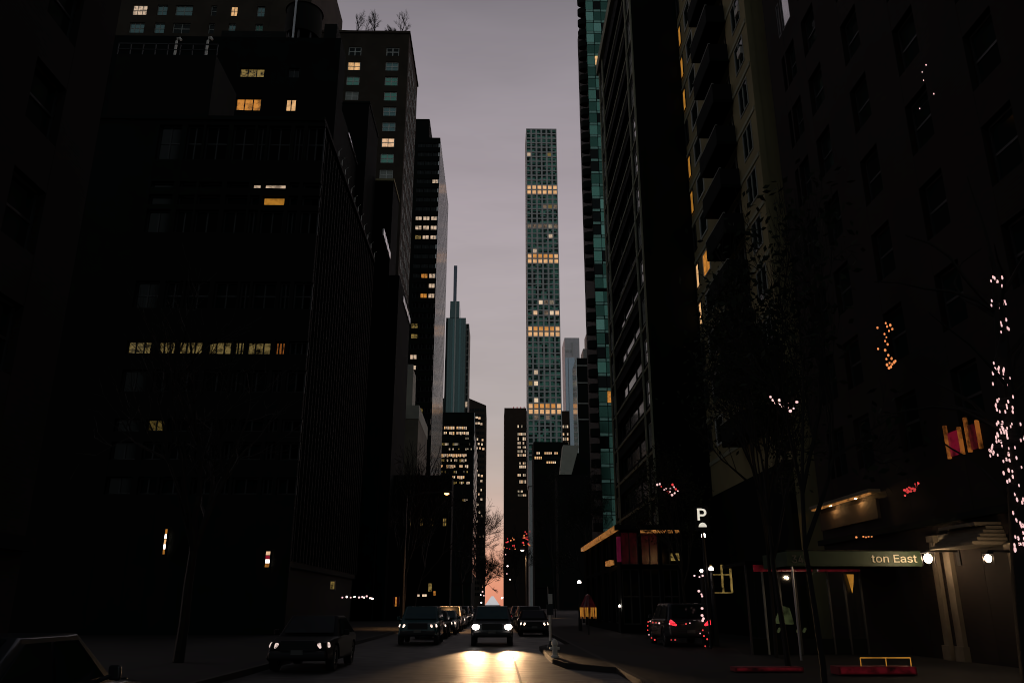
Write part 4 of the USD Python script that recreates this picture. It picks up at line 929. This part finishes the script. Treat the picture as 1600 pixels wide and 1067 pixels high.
tree('street_tree', 'bare tree with twigs silhouetted in the orange gap of sky, from the left', (-4.9, 118.0, .0), 17.5, .95, 14, rad=.22, levels=6, fork=.27, lean=(.14, 0), group='bare trees along the street', twig=.014)
tree('street_tree', 'bare tree with twigs silhouetted low in the orange gap, from the right', (4.6, 150.0, .0), 16.0, .95, 15, rad=.22, levels=6, fork=.27, lean=(-.18, 0), group='bare trees along the street', twig=.016)
tree('street_tree', 'low bare tree with dense twigs at the foot of the orange gap', (-2.9, 160.0, .0), 11.5, .95, 36, rad=.2, levels=6, fork=.26, lean=(.12, 0), group='bare trees along the street', twig=.016)
tree('street_tree', 'far bare tree deep in the orange gap of sky', (-3.6, 205.0, .0), 16.0, .95, 16, rad=.25, levels=5, fork=.27, lean=(.1, 0), group='bare trees along the street', twig=.02)
tree('leafy_tree', 'dark leafy tree rising in front of the olive block with balconies', (8.9, 27.5, .13), 13.5, .8, 17, rad=.24, levels=5, leaves=15000, fork=.34, rmax=1.9)
TB, tipB = tree('dark_tree', 'dark slim tree standing before the awning marked 345', (4.5, 12.0, .13), 8.5, .9, 18, rad=.11, levels=5, leaves=900, fork=.34, rmax=1.6, lean=(.08, .02))
TC, tipC = tree('dark_tree', 'dark tree right of the shop vestibule with a pink light string', (7.4, 22.0, .13), 10.5, .9, 19, rad=.14, levels=5, leaves=1500, fork=.3, rmax=2.0)
TD, tipD = tree('dark_tree', 'dark tree beside the parking sign', (8.9, 40.0, .13), 9.5, .9, 20, rad=.15, levels=5, leaves=2500, fork=.3, rmax=2.4)
tree('dark_tree', 'dark leafy tree at the foot of the teal balcony tower', (8.4, 82.0, .13), 15.0, .9, 21, rad=.2, levels=5, leaves=5000, fork=.28, twig=.014, rmax=4)
tree('dark_tree', 'dark leafy tree before the pale gable wall', (8.2, 118.0, .13), 21.0, .9, 22, rmax=3.4, rad=.22, levels=5, leaves=5000, fork=.28, twig=.016)

# the trunk wrapped in fairy lights at the right edge
YW = 8.6
axis_px = [(1612, 1075), (1606, 945), (1599, 860), (1592, 780), (1584, 700), (1571, 600), (1563, 500), (1556, 420)]
ax = np.array([at_Y(a, c, YW) for a, c in axis_px]); ax[0, 2] = .12
base = np.array([ax[0, 0], YW, .13])
t = thing('wrapped_tree', 'tree wrapped in white pink fairy lights at the right edge', 'tree', base)
q = MB(); q.tube(ax - base, np.linspace(.15, .05, len(ax)), 10); part(t, 'trunk', q, 'bark', smooth=60)
q = MB(); rg = np.random.default_rng(5)
for k in range(16):
    s0 = rg.uniform(.35, 1.0); i = min(int(s0 * 7), 6); p = ax[i] + (ax[i + 1] - ax[i]) * (s0 * 7 - i) - base
    d = np.array([rg.normal(0, .5), rg.normal(0, .5), .8]); pts = [p]
    for j in range(5): d = d + rg.normal(0, .2, 3); pts.append(pts[-1] + d / np.linalg.norm(d) * .28)
    q.tube(pts, np.linspace(.028, .006, 6), 5, cap=False)
part(t, 'crown', q, 'bark')
BULB = trimesh.creation.icosphere(1)
def bulbs(name, label, pts, mat, r, tall=1.0, cat='string lights', wire=True, mats=None):
    pts = np.array(pts); o = pts[0]
    t = thing(name, label, cat, o)
    if wire and len(pts) > 1:
        order = sorted(range(len(pts)), key=lambda k: (-pts[k][2], pts[k][0])); q = MB(); 
        q.tube(pts[order] - o, .004, 3, cap=False); part(t, 'wire', q, 'rubber')
    for k, p in enumerate(pts):
        s_ = r * RNG.uniform(.75, 1.25); part(t, 'bulb', (BULB.vertices * [s_, s_, s_ * tall] + (p - o), BULB.faces), (mats[k % len(mats)] if mats else mat), smooth=True)
    return t
zones = [(1548, 1566, 428, 448, 8), (1549, 1552, 466, 478, 2), (1562, 1577, 470, 524, 13), (1551, 1561, 566, 600, 9), (1567, 1580, 572, 602, 8), (1553, 1563, 615, 644, 6), (1570, 1584, 615, 650, 10), (1554, 1576, 655, 690, 14), (1543, 1560, 688, 712, 9),
         (1562, 1600, 660, 702, 18), (1566, 1600, 705, 740, 14), (1572, 1594, 742, 762, 5), (1582, 1600, 768, 815, 9), (1585, 1600, 815, 862, 16)]
pts = []
for x0_, x1_, y0_, y1_, n in zones:
    for _ in range(n):
        p = at_Y(RNG.uniform(x0_, x1_), RNG.uniform(y0_, y1_), YW + RNG.uniform(-.14, .02) - .05); pts.append(p)
bulbs('fairy_lights', 'white pink fairy lights wound round the tree at the right edge', pts, 'bulb_pink', .0085, 2.4)
def cluster(px, Y, jit=0): return [at_Y(a, c, Y + RNG.uniform(-.2, .2)) for a, c in px]
bulbs('fairy_lights', 'short pink light string dipping right of the leafy tree', cluster([(1204, 620), (1208, 625), (1212, 629), (1215, 631), (1218, 625), (1218, 632), (1223, 635), (1230, 630), (1230, 637), (1235, 642), (1240, 638), (1245, 628)], 21.5), 'bulb_pink', .036)
bulbs('fairy_lights', 'small pink light string left of the parking sign', cluster([(1027, 757), (1031, 756), (1033, 760), (1038, 765), (1041, 763), (1043, 767), (1047, 768), (1048, 763), (1051, 757), (1053, 761), (1050, 773), (1056, 764), (1059, 767), (1054, 770), (1045, 770)], 40), 'bulb_pink', .05, mats=['bulb_pink', 'bulb_pink', 'bulb_red'])
bulbs('fairy_lights', 'tight red light cluster above the awning with lettering', cluster([(1415 + RNG.uniform(0, 22), 0) for _ in range(0)] + [(1413 + 22 * u, 770 - 12 * u + w_) for u, w_ in zip(np.linspace(0, 1, 22), RNG.uniform(-5, 5, 22))], 20), 'bulb_red', .024)
bulbs('fairy_lights', 'orange light drape hanging high between the dark trees on the right', cluster([(1371, 512), (1372, 545), (1384, 505), (1386, 510), (1389, 517), (1391, 508), (1394, 514), (1382, 522), (1385, 527), (1383, 547), (1385, 561), (1388, 555), (1386, 570), (1389, 575), (1392, 573), (1394, 569), (1397, 566), (1399, 564), (1390, 567), (1387, 538), (1383, 533), (1393, 560)], 13.5), 'bulb_orange', .017, 1.4)
bulbs('fairy_lights', 'red orange lights in a far tree right of the sky gap', cluster([(788 + RNG.uniform(0, 18), 840 + RNG.uniform(0, 18)) for _ in range(14)] + [(816 + RNG.uniform(0, 14), 829 + RNG.uniform(0, 28)) for _ in range(22)], 104), 'bulb_red', .075, mats=['bulb_orange', 'bulb_red', 'bulb_red'])
bulbs('fairy_lights', 'tiny white lights high at the upper right of the photo', cluster([(1447, 102), (1441, 113), (1443, 126), (1459, 147), (1437, 170)], 12), 'bulb_pink', .010, 1.6, wire=True)
bulbs('fairy_lights', 'few orange lights above the lettered awning', cluster([(1338, 839), (1349, 838), (1353, 839), (1357, 838), (1362, 838)], 24), 'bulb_orange', .026)
bulbs('fairy_lights', 'pink white lights stacked in a column below the parking sign', cluster([(1092, 923), (1096, 928), (1097, 931), (1097, 950), (1097, 961), (1099, 966), (1098, 969), (1085, 899), (1093, 901), (1098, 899)], 34), 'bulb_pink', .045)

bulbs('fairy_lights', 'red and pink bulbs standing in for reflections on the back of the forecourt car', cluster([(1013, 971), (1016, 970), (1020, 972), (1025, 972), (1030, 973), (1012, 977), (1012, 984), (1014, 991), (1018, 996), (1023, 999), (1046, 974), (1052, 975), (1072, 974), (1078, 973), (1049, 999), (1055, 999), (1094, 989), (1100, 993), (1105, 998), (1108, 988), (1098, 984), (1102, 1009), (1110, 1009)], 33.7), 'bulb_red', .03, mats=['bulb_red', 'bulb_pink', 'bulb_red'])  # bulbs placed to imitate red reflections along the bumper and hatch
# ------------------------------------------------------------------ lamps and signs
def street_lamp(label, x, y, hz, arm, mat, r=.22, light=0, col=(1, .6, .3)):
    t = thing('street_lamp', label, 'street lamp', (x, y, .13), group=None)
    q = MB(); q.tube([[0, 0, 0], [0, 0, 1.2], [0, 0, hz * .75], [0, 0, hz]], [.13, .1, .08, .06], 8); part(t, 'pole', q, 'metal_dark', smooth=40)
    if arm:
        q = MB(); q.tube([[0, 0, hz - .1], [arm * .4, 0, hz + .25], [arm, 0, hz + .3]], .045, 6); part(t, 'arm', q, 'metal_dark', smooth=40)
        q = MB(); q.mesh(tm(hull([(arm - .2, 0, hz + .33), (arm + .35, 0, hz + .30), (arm + .1, .1, hz + .3), (arm + .1, -.1, hz + .3)], .09))); part(t, 'lamp_housing', q, 'metal_dark', smooth=40)
        part(t, 'lens', (BULB.vertices * [r * 1.1, r * .8, r * .5] + [arm + .1, 0, hz + .16], BULB.faces), mat, smooth=True); lp = (arm + .1, 0, hz - .1)
    else:
        part(t, 'globe', (BULB.vertices * r + [0, 0, hz + r * .9], BULB.faces), mat, smooth=True); lp = (0, 0, hz + r * .9)
        q = MB(); q.mesh(trimesh.creation.cylinder(r * .7, .08, sections=12, transform=trimesh.transformations.translation_matrix([0, 0, hz]))); part(t, 'collar', q, 'metal_dark')
    if light: spot(t, lp, (lp[0], lp[1], lp[2] - 1), light, col, None if not arm else 42, .1)
    return t
p = at_Y(698, 771, 62); street_lamp('street lamp glowing orange in front of the lit office slab', p[0] - 3.0, 62, p[2] - .3, 2.9, 'lamp_sodium', .17, 2600, (1, .5, .2))
p = at_Y(815, 863, 112); street_lamp('far street lamp with a pinkish white glow right of the sky gap', p[0] + .6, 112, p[2], -.6, 'lamp_white', .22, 3000, (1, .55, .25))
for px, py, Y, r, lb in ((905, 909, 57, .14, 'low globe lamp left of the red fringed shade'), (1111, 888, 35.5, .11, 'right one of two globe lamps below the parking sign'), (1096, 891, 35.0, .07, 'left small globe lamp below the parking sign'), (968, 946, 52, .08, 'short globe lamp before the corner shop'), (1099, 836, 35.8, .10, 'tall globe lamp straight under the lit letter P')):
    p = at_Y(px, py, Y); street_lamp(lb, p[0], Y, p[2] - .13 - r, 0, 'lamp_white', r, 3 if Y < 40 else 3, (1, .85, .75))
# parking sign
Yp = 33.0; a, c = at_Y(1091, 812, Yp), at_Y(1106, 794.5, Yp); hP = c[2] - a[2]
t = thing('parking_sign', 'black post sign with a white lit letter P', 'sign', (a[0] + .17, Yp + .08, .13))
q = MB(); q.tube([[0, .03, 0], [0, .03, c[2] - .13 + .15]], .04, 8); part(t, 'post', q, 'metal_dark')
q = MB(); q.box(-.27, .27, -.04, .02, a[2] - .13 - .42, c[2] - .13 + .12); part(t, 'panel', q, 'paint_black')
tx = meshkit.text_mesh('P', hP, .02, bold=True); v = tx.vertices; v = np.c_[v[:, 0], -v[:, 2] - .042, v[:, 1]]; v[:, 0] *= 1.12; v[:, 0] += -(v[:, 0].min() + v[:, 0].max()) / 2; v[:, 2] += a[2] - .13
part(t, 'letter', (v, tx.faces), 'sign_white')
th = np.linspace(0, math.pi, 11); hd = Polygon([(-.16, 0)] + [(-.16 * math.cos(x), .17 * math.sin(x)) for x in th] + [(.16, 0)]); e = trimesh.creation.extrude_polygon(hd.buffer(0), .02, engine='earcut'); vv = np.c_[e.vertices[:, 0], -e.vertices[:, 2] - .042, e.vertices[:, 1] + a[2] - .13 - .27]
part(t, 'half_disc', (vv, e.faces), 'sign_white')

# canopy with lettering
Yc = 26.0; A, B_ = at_Y(1233, 884, Yc), at_Y(1438, 861, Yc)
t = thing('entrance_canopy', 'long green entrance canopy lettered 345 and ton East', 'canopy', (A[0], Yc, 0))
Wc = B_[0] - A[0]; z0, z1 = A[2], B_[2]
q = MB(); q.box(0, Wc, 0, .04, z0, z1); part(t, 'side_valance', q, 'sign_green')
q = MB(); q.box(0, Wc, 2.36, 2.4, z0, z1); part(t, 'side_valance', q, 'sign_green')
q = MB(); q.box(-.04, -.002, 0, 2.4, z0, z1); part(t, 'front_valance', q, 'sign_green')
q = MB(); N = 8
for k in range(N):
    a0, a1 = math.pi * k / N, math.pi * (k + 1) / N; y0_, y1_ = 1.2 - 1.2 * math.cos(a0), 1.2 - 1.2 * math.cos(a1); h0, h1 = z1 - .02 + .12 * math.sin(a0), z1 - .02 + .12 * math.sin(a1)
    q.quad([0, y0_, h0], [Wc, y0_, h0], [Wc, y1_, h1], [0, y1_, h1])
part(t, 'roof_cloth', q, 'wall_black')
for yy in (.1, 2.3): q = MB(); q.tube([[.12, yy, .13], [.12, yy, z0 + .1]], .035, 8); part(t, 'post', q, 'metal_grey')
def lettering(txt, px0, px1, py0, py1, Y, mat, parent, ox):
    a, c = at_Y(px0, py1, Y), at_Y(px1, py0, Y); tx = meshkit.text_mesh(txt, 1.0, .02); v = tx.vertices.copy()
    sx = (c[0] - a[0]) / (v[:, 0].max() - v[:, 0].min()); sz = (c[2] - a[2]) / 1.02
    v = np.c_[(v[:, 0] - v[:, 0].min()) * sx + a[0] - ox[0], Y - v[:, 2] - .003 - ox[1], v[:, 1] * sz + a[2] - ox[2]]
    return part(parent, 'lettering', (v, tx.faces), mat)
lettering('ton East', 1362, 1431, 866, 878, Yc, 'letter_cream', t, (A[0], Yc, 0))
lettering('345', 1238, 1263, 867, 879, Yc, 'letter_cream_shaded', t, (A[0], Yc, 0))

# entrances with wall lanterns on the dark corner building
def lantern(label, px, py, X, light, r=.1):
    p = at_X(px, py, X); t = thing('wall_lantern', label, 'lantern', p)
    q = MB(); q.box(.0, XR - X, -.03, .03, r + .06, r + .12); q.box(XR - X - .04, XR - X + .0, -.1, .1, -.2, .3); part(t, 'bracket', q, 'metal_dark')
    part(t, 'lamp', (BULB.vertices * [r, r, r * 1.25], BULB.faces), 'lamp_bright', smooth=True)
    q = MB()
    for k in range(6): a_ = k * math.pi / 3; q.tube([[r * 1.5 * math.cos(a_), r * 1.5 * math.sin(a_), -r * 1.6], [r * 1.7 * math.cos(a_), r * 1.7 * math.sin(a_), r * 1.4]], .008, 4)
    q.mesh(trimesh.creation.cylinder(r * 1.8, .03, sections=6, transform=trimesh.transformations.translation_matrix([0, 0, r * 1.45]))); part(t, 'cage', q, 'metal_dark')
    spot(t, (0, 0, 0), (0, 0, -1), light, (1, .68, .40), None, r)
    return p
pL = lantern('bright wall lantern at the end of the lettered canopy', 1450, 872, XR - .95, 36, .12)
pL2 = lantern('bright wall lantern in the porch at the right edge', 1544, 872, XR - 1.15, 18, .085)
def pilaster(px0, px1, y0_, y1_, X, label):
    ym = (y0_ + y1_) / 2; u0, u1 = sorted((at_X(px0, ym, X)[1], at_X(px1, ym, X)[1])); c = at_X(px1, y0_, X); t = thing('pilaster', label, 'pilaster', ((X + XR) / 2, (u0 + u1) / 2, 0)); hx = (XR - X) / 2; hy = max((u1 - u0) / 2, .08)
    q = MB(); q.box(-hx, hx - .005, -hy, hy, .55, c[2]); part(t, 'shaft', q, 'stone_dark')
    q = MB(); q.box(-hx - .06, hx - .004, -hy - .06, hy + .06, .13, .55); part(t, 'plinth', q, 'stone_dark')
    q = MB(); q.box(-hx - .05, hx - .004, -hy - .05, hy + .05, c[2], c[2] + .18); part(t, 'capital', q, 'stone_dark')
pilaster(1474, 1484, 843, 905, XR - .14, 'pale stone pilaster lit by the lantern right of the lettered canopy')
pilaster(1455, 1463, 845, 900, XR - .12, 'narrow pale pilaster just behind the lantern of the lettered canopy')
pilaster(1578, 1598, 857, 915, XR - .16, 'pale stone pilaster lit by the porch lantern at the right edge')
# porch pediment with mouldings
a, c = at_X(1512, 851, XR), at_X(1560, 812, XR); u0, u1 = sorted((a[1], c[1])); zb_, zt_ = at_X(1535, 851, XR - .6)[2], at_X(1535, 813, XR - .6)[2]
t = thing('porch_hood', 'stepped stone porch hood lit from below at the right edge', 'porch hood', (XR, (u0 + u1) / 2, zb_))
for k in range(6):
    d = .95 - .12 * k if k not in (0, 5) else (1.0 if k == 0 else .75); hz = (zt_ - zb_) / 6; q = MB(); q.box(-d, -.004, -(u1 - u0) / 2 - .3 + .04 * k, (u1 - u0) / 2 + .3 - .04 * k, k * hz, (k + .82) * hz); part(t, 'moulding', q, 'stone_dark')
# amber ledge further along the wall
a, c = at_X(1281, 797, XR), at_X(1376, 768, XR); u0, u1 = sorted((a[1], c[1])); zl = (a[2] + c[2]) / 2
t = thing('lit_ledge', 'ledge with an amber strip light washing the wall above the vestibule', 'ledge', (XR, (u0 + u1) / 2, zl)); hl = (u1 - u0) / 2
q = MB(); q.box(-.45, -.004, -hl, hl, .0, .12); part(t, 'slab', q, 'stone_dark')
q = MB(); q.box(-.40, -.30, -hl + .1, hl - .1, -.07, -.002); part(t, 'strip_light', q, 'amber_trim')
q = MB(); q.box(-.12, -.004, -hl + .2, hl - .2, -.9, -.2); part(t, 'fascia_panel', q, 'wall_brown')
for yy in (-hl * .5, hl * .35): spot(t, (-.3, yy, -.12), (-.1, yy, -2), 7.0, (1, .55, .2), None, .05)
# glazed shop vestibule with red valances
Yv = 29.2; A, B_ = at_Y(1165, 893, Yv), at_Y(1341, 886, Yv)
t = thing('shop_vestibule', 'glazed shop vestibule under red valances, dim green inside', 'vestibule', (A[0], Yv, .13)); Wv = B_[0] - A[0]; z0, z1 = A[2] - .13, B_[2] - .13
for u0, u1 in ((.25, Wv * .58), (Wv * .63, Wv)): q = MB(); q.box(u0, u1, -.12, -.06, z0, z1 + .08); part(t, 'valance', q, 'lit_red_dim')  # red light on the valance cloth put in as weak emission
q = MB(); q.box(0, XR - A[0], -.05, 3.0, z1 + .081, z1 + .2); part(t, 'roof', q, 'wall_black')
n = 7
for k in range(n + 1): u = Wv * k / n; q = MB(); q.box(u - .03, u + .03, -.04, .04, 0, z1 + .07); part(t, 'post', q, 'frame_pale' if k in (1, 2) else 'frame_dark')
for k in range(n): u0 = Wv * k / n; q = MB(); q.box(u0 + .035, u0 + Wv / n - .035, -.01, .005, .5, z0 - .02); part(t, 'pane', q, 'window_clear'); q = MB(); q.box(u0 + .035, u0 + Wv / n - .035, -.03, .03, 0, .5); part(t, 'stall_riser', q, 'wall_black')
x, z = at_Y(1224, 960, Yv + 1.2)[0] - A[0], at_Y(1224, 960, Yv + 1.2)[2] - .13
q = MB(); q.mesh(tm(hull([(x - .28, 1.2, z - .25), (x + .3, 1.2, z - .28), (x - .05, 1.2, z + .28), (x + .2, 1.2, z + .2)], .05))); part(t, 'green_glow', q, 'lit_green_dim', smooth=40)  # glowing blob standing for the green-lit interior
for px in (1216, 1246, 1256): p = at_Y(px, 986, Yv + .8); q = MB(); q.mesh(tm(hull([(p[0] - A[0], .8, p[2] - .13), (p[0] - A[0] + .05, .8, p[2] - .05)], .05))); part(t, 'bottle', q, 'lit_green_dim')  # bottles glow too, carrying the interior light as emission
p = at_Y(1326, 897, Yv - .05); q = MB(); v = np.array([[-.1, 0, 0], [.14, 0, 0], [.1, 0, -.25], [.02, 0, -.62]]) + [p[0] - A[0], -.14, p[2] - .13]; v = np.vstack([v, v + [0, .03, 0]])
part(t, 'glowing_curtain', (v, np.array([[0, 1, 2], [0, 2, 3], [5, 4, 6], [6, 4, 7], [0, 4, 1], [1, 4, 5], [1, 5, 2], [2, 5, 6], [2, 6, 3], [3, 6, 7], [3, 7, 0], [0, 7, 4]])), 'lit_amber')  # hanging curtain, its amber lamplight put in as emission
# red low planters
for (px0, px1, py0, py1, Y, lb) in ((1150, 1256, 1045, 1056, 21.5, 'low red planter with an added glow panel on the pavement below the vestibule'), (1312, 1432, 1041, 1060, 20.5, 'long low red planter with an added glow panel and a glowing brass rail at the lower right')):
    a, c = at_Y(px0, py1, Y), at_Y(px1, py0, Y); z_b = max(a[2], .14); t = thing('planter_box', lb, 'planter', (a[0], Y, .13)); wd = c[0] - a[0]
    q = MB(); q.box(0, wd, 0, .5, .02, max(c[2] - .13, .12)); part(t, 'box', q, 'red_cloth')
    q = MB(); q.box(.05, wd - .05, -.03, -.002, .05, max(c[2] - .13, .12) - .01); part(t, 'added_glow_panel', q, 'lit_red_dim')  # added glowing panel, stands in for red light falling on the box
    if px0 > 1300: q = MB(); q.tube([[wd * .35, .25, .38], [wd, .25, .38]], .015, 6); [q.tube([[u, .25, .1], [u, .25, .38]], .012, 5) for u in (wd * .35, wd * .68, wd)]; part(t, 'rail', q, 'lit_amber')  # gleam of the rail put in as emission
# glowing fringed shade by the corner shop
Yg = 49.0; a, c = at_Y(907, 966, Yg), at_Y(931, 937, Yg)
t = thing('fringed_shade', 'glowing red and amber fringed shade before the corner shop', 'parasol', ((a[0] + c[0]) / 2, Yg, .13)); rw = (c[0] - a[0]) / 2; z0, z1 = a[2] - .13, c[2] - .13
q = MB(); q.tube([[0, 0, 0], [0, 0, z1 + .3]], .03, 6); part(t, 'pole', q, 'metal_dark')
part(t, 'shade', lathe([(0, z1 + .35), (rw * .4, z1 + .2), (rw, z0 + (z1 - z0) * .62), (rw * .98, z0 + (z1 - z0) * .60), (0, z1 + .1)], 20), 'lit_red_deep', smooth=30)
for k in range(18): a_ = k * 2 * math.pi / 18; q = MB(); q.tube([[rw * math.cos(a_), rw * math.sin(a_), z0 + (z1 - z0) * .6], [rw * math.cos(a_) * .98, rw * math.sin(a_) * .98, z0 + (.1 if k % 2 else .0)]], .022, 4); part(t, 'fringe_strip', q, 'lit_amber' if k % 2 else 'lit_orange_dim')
# entrance lanterns on the left corner building
for px0, px1, py0, py1, lb, ms in ((254.5, 264, 826, 866, 'tall glowing white and orange lantern on the dark corner building', ('lit_orange', 'lamp_white', 'lit_warm', 'lamp_white', 'lit_orange')), (414, 424, 861, 886, 'smaller red orange lantern right of the tall one on the dark corner building', ('lit_peach', 'lit_red', 'lamp_white', 'lit_orange'))):
    Yq = y2 - .35; a, c = at_Y(px0, py1, Yq), at_Y(px1, py0, Yq); t = thing('box_lantern', lb, 'lantern', ((a[0] + c[0]) / 2, Yq, a[2])); wd, hh = (c[0] - a[0]) / 2, c[2] - a[2]; n = len(ms)
    for k, mt in enumerate(reversed(ms)): q = MB(); q.box(-wd + .02, wd - .02, -.12, .12, hh * k / n + .015, hh * (k + 1) / n - .015); part(t, 'glowing_panel', q, mt)
    q = MB(); [q.box(sx * wd - .02, sx * wd + .02, -.14, .14, -.05, hh + .05) for sx in (-1, 1)]; [q.box(-wd, wd, -.13, .13, hh * k / n - .012, hh * k / n + .012) for k in range(n + 1)]; q.box(-.03, .03, .13, .345, hh * .4, hh * .5); part(t, 'frame', q, 'metal_dark')
# sign post and hydrant at the kerb extension
p = at_Y(860, 1016, 34.0)
t = thing('sign_post', 'slim kerbside post with a small white plate, lit amber by the street', 'post', (p[0], 34.0, .14)); zt = at_Y(853, 916, 34.0)[2] - .14
q = MB(); q.tube([[0, 0, .25], [0, 0, 1.35]], .05, 8); part(t, 'post', q, 'plastic_white', smooth=40)
q = MB(); q.tube([[-.03, 0, 1.3], [-.08, 0, zt]], .022, 6); part(t, 'pole', q, 'metal_grey', smooth=40)
q = MB(); q.box(-.06, .10, -.06, .0, 1.62, 2.0); part(t, 'plate', q, 'plastic_white')
q = MB(); q.box(-.12, .14, -.05, .08, 1.2, 1.6); part(t, 'meter_box', q, 'metal_dark')
q = MB(); q.mesh(trimesh.creation.cone(.14, .3, sections=10)); part(t, 'base', q, 'metal_dark')
p = at_Y(867, 1036, 27.5)
t = thing('hydrant', 'pale fire hydrant standing right of the kerbside post', 'hydrant', (p[0], 27.5, .14))
part(t, 'barrel', lathe([(0, 0), (.13, 0), (.13, .05), (.085, .07), (.085, .36), (.11, .38), (.11, .42), (.08, .50), (.03, .55), (0, .56)], 16), 'plastic_white', smooth=35)
q = MB(); q.tube([[-.16, 0, .27], [.16, 0, .27]], .045, 8); part(t, 'side_outlet', q, 'plastic_white'); q = MB(); q.tube([[0, 0, .25], [0, -.15, .25]], .055, 8); part(t, 'front_outlet', q, 'plastic_white')
# lit shop windows at street level on the left
def shopfront(label, px, Y, mats_):
    a, c = at_Y(px[0], px[3], Y), at_Y(px[1], px[2], Y); t = thing('shop_window', label, 'shop window', (a[0], Y, 0)); wd = c[0] - a[0]
    q = MB(); f = .05; q.box(-f, wd + f, -.05, .1, a[2] - f, a[2]); q.box(-f, wd + f, -.05, .1, c[2], c[2] + f); q.box(-f, 0, -.05, .1, a[2], c[2]); q.box(wd, wd + f, -.05, .1, a[2], c[2]); part(t, 'frame', q, 'frame_dark')
    n = len(mats_)
    for k, mt in enumerate(mats_): q = MB(); q.box(wd * k / n + .01, wd * (k + 1) / n - .01, -.02, .02, a[2] + .01, c[2] - .01); part(t, 'pane', q, mt)
shopfront('dim yellow shop window low on the left, beside the dark corner building', (516, 523, 908, 920), y2 - .15, ['lit_yellow_dim'])
shopfront('narrow tall yellow shop window above the parked cars on the left', (669, 675, 911, 924), Y0 - .2, ['lit_yellow_dim'])
shopfront('low bright shop window above the teal parked car', (652, 667, 928, 932), Y0 - .2, ['lit_pale', 'glass_dark', 'lit_far_dot', 'lit_far_dot'])
shopfront('small orange shop window right of the narrow yellow one', (677, 681, 923, 930), Y0 - .2, ['lit_orange'])
shopfront('tall red curtained doorway low on the left', (614, 623, 932, 947), 72.0, ['lit_red_deep', 'lit_orange', 'lit_red_deep'])
bulbs('fairy_lights', 'string of small white lights over the shops on the left', cluster([(535, 933), (542, 932), (548, 933), (554, 932), (561, 933), (569, 933), (573, 931), (578, 934), (580, 934), (582, 935), (566, 932)], 47.5), 'bulb_pink', .05, mats=['bulb_pink', 'lamp_white'])
bulbs('fairy_lights', 'scattered lights at the far end of the street right of the gap', cluster([(790, 866), (793, 884), (792, 896), (797, 905), (786, 933), (784, 934), (754, 924), (751, 929), (756, 930), (752, 941)], 108), 'bulb_pink', .09, wire=False, mats=['bulb_pink', 'lamp_white'])
# window frame given its own yellow glow on the olive block, street level
t = thing('lit_doorway', 'doorway with a frame glowing yellow right of the parking sign', 'doorway', (0, 0, 0)); Yd = 39.0 - .06
a, c = at_Y(1113, 925, Yd), at_Y(1140, 882, Yd)
q = MB(); [q.box(u - .04, u + .04, Yd - .1, Yd, a[2], c[2]) for u in (a[0], c[0], a[0] + (c[0] - a[0]) * .55)]; q.box(a[0], c[0], Yd - .09, Yd, a[2] - .04, a[2]); q.box(a[0], c[0], Yd - .09, Yd, a[2] + (c[2] - a[2]) * .62, a[2] + (c[2] - a[2]) * .66); part(t, 'frame', q, 'lit_yellow_dim')
q = MB(); q.box(a[0], c[0], Yd - .02, Yd - .01, a[2], c[2]); part(t, 'pane', q, 'glass_dark')
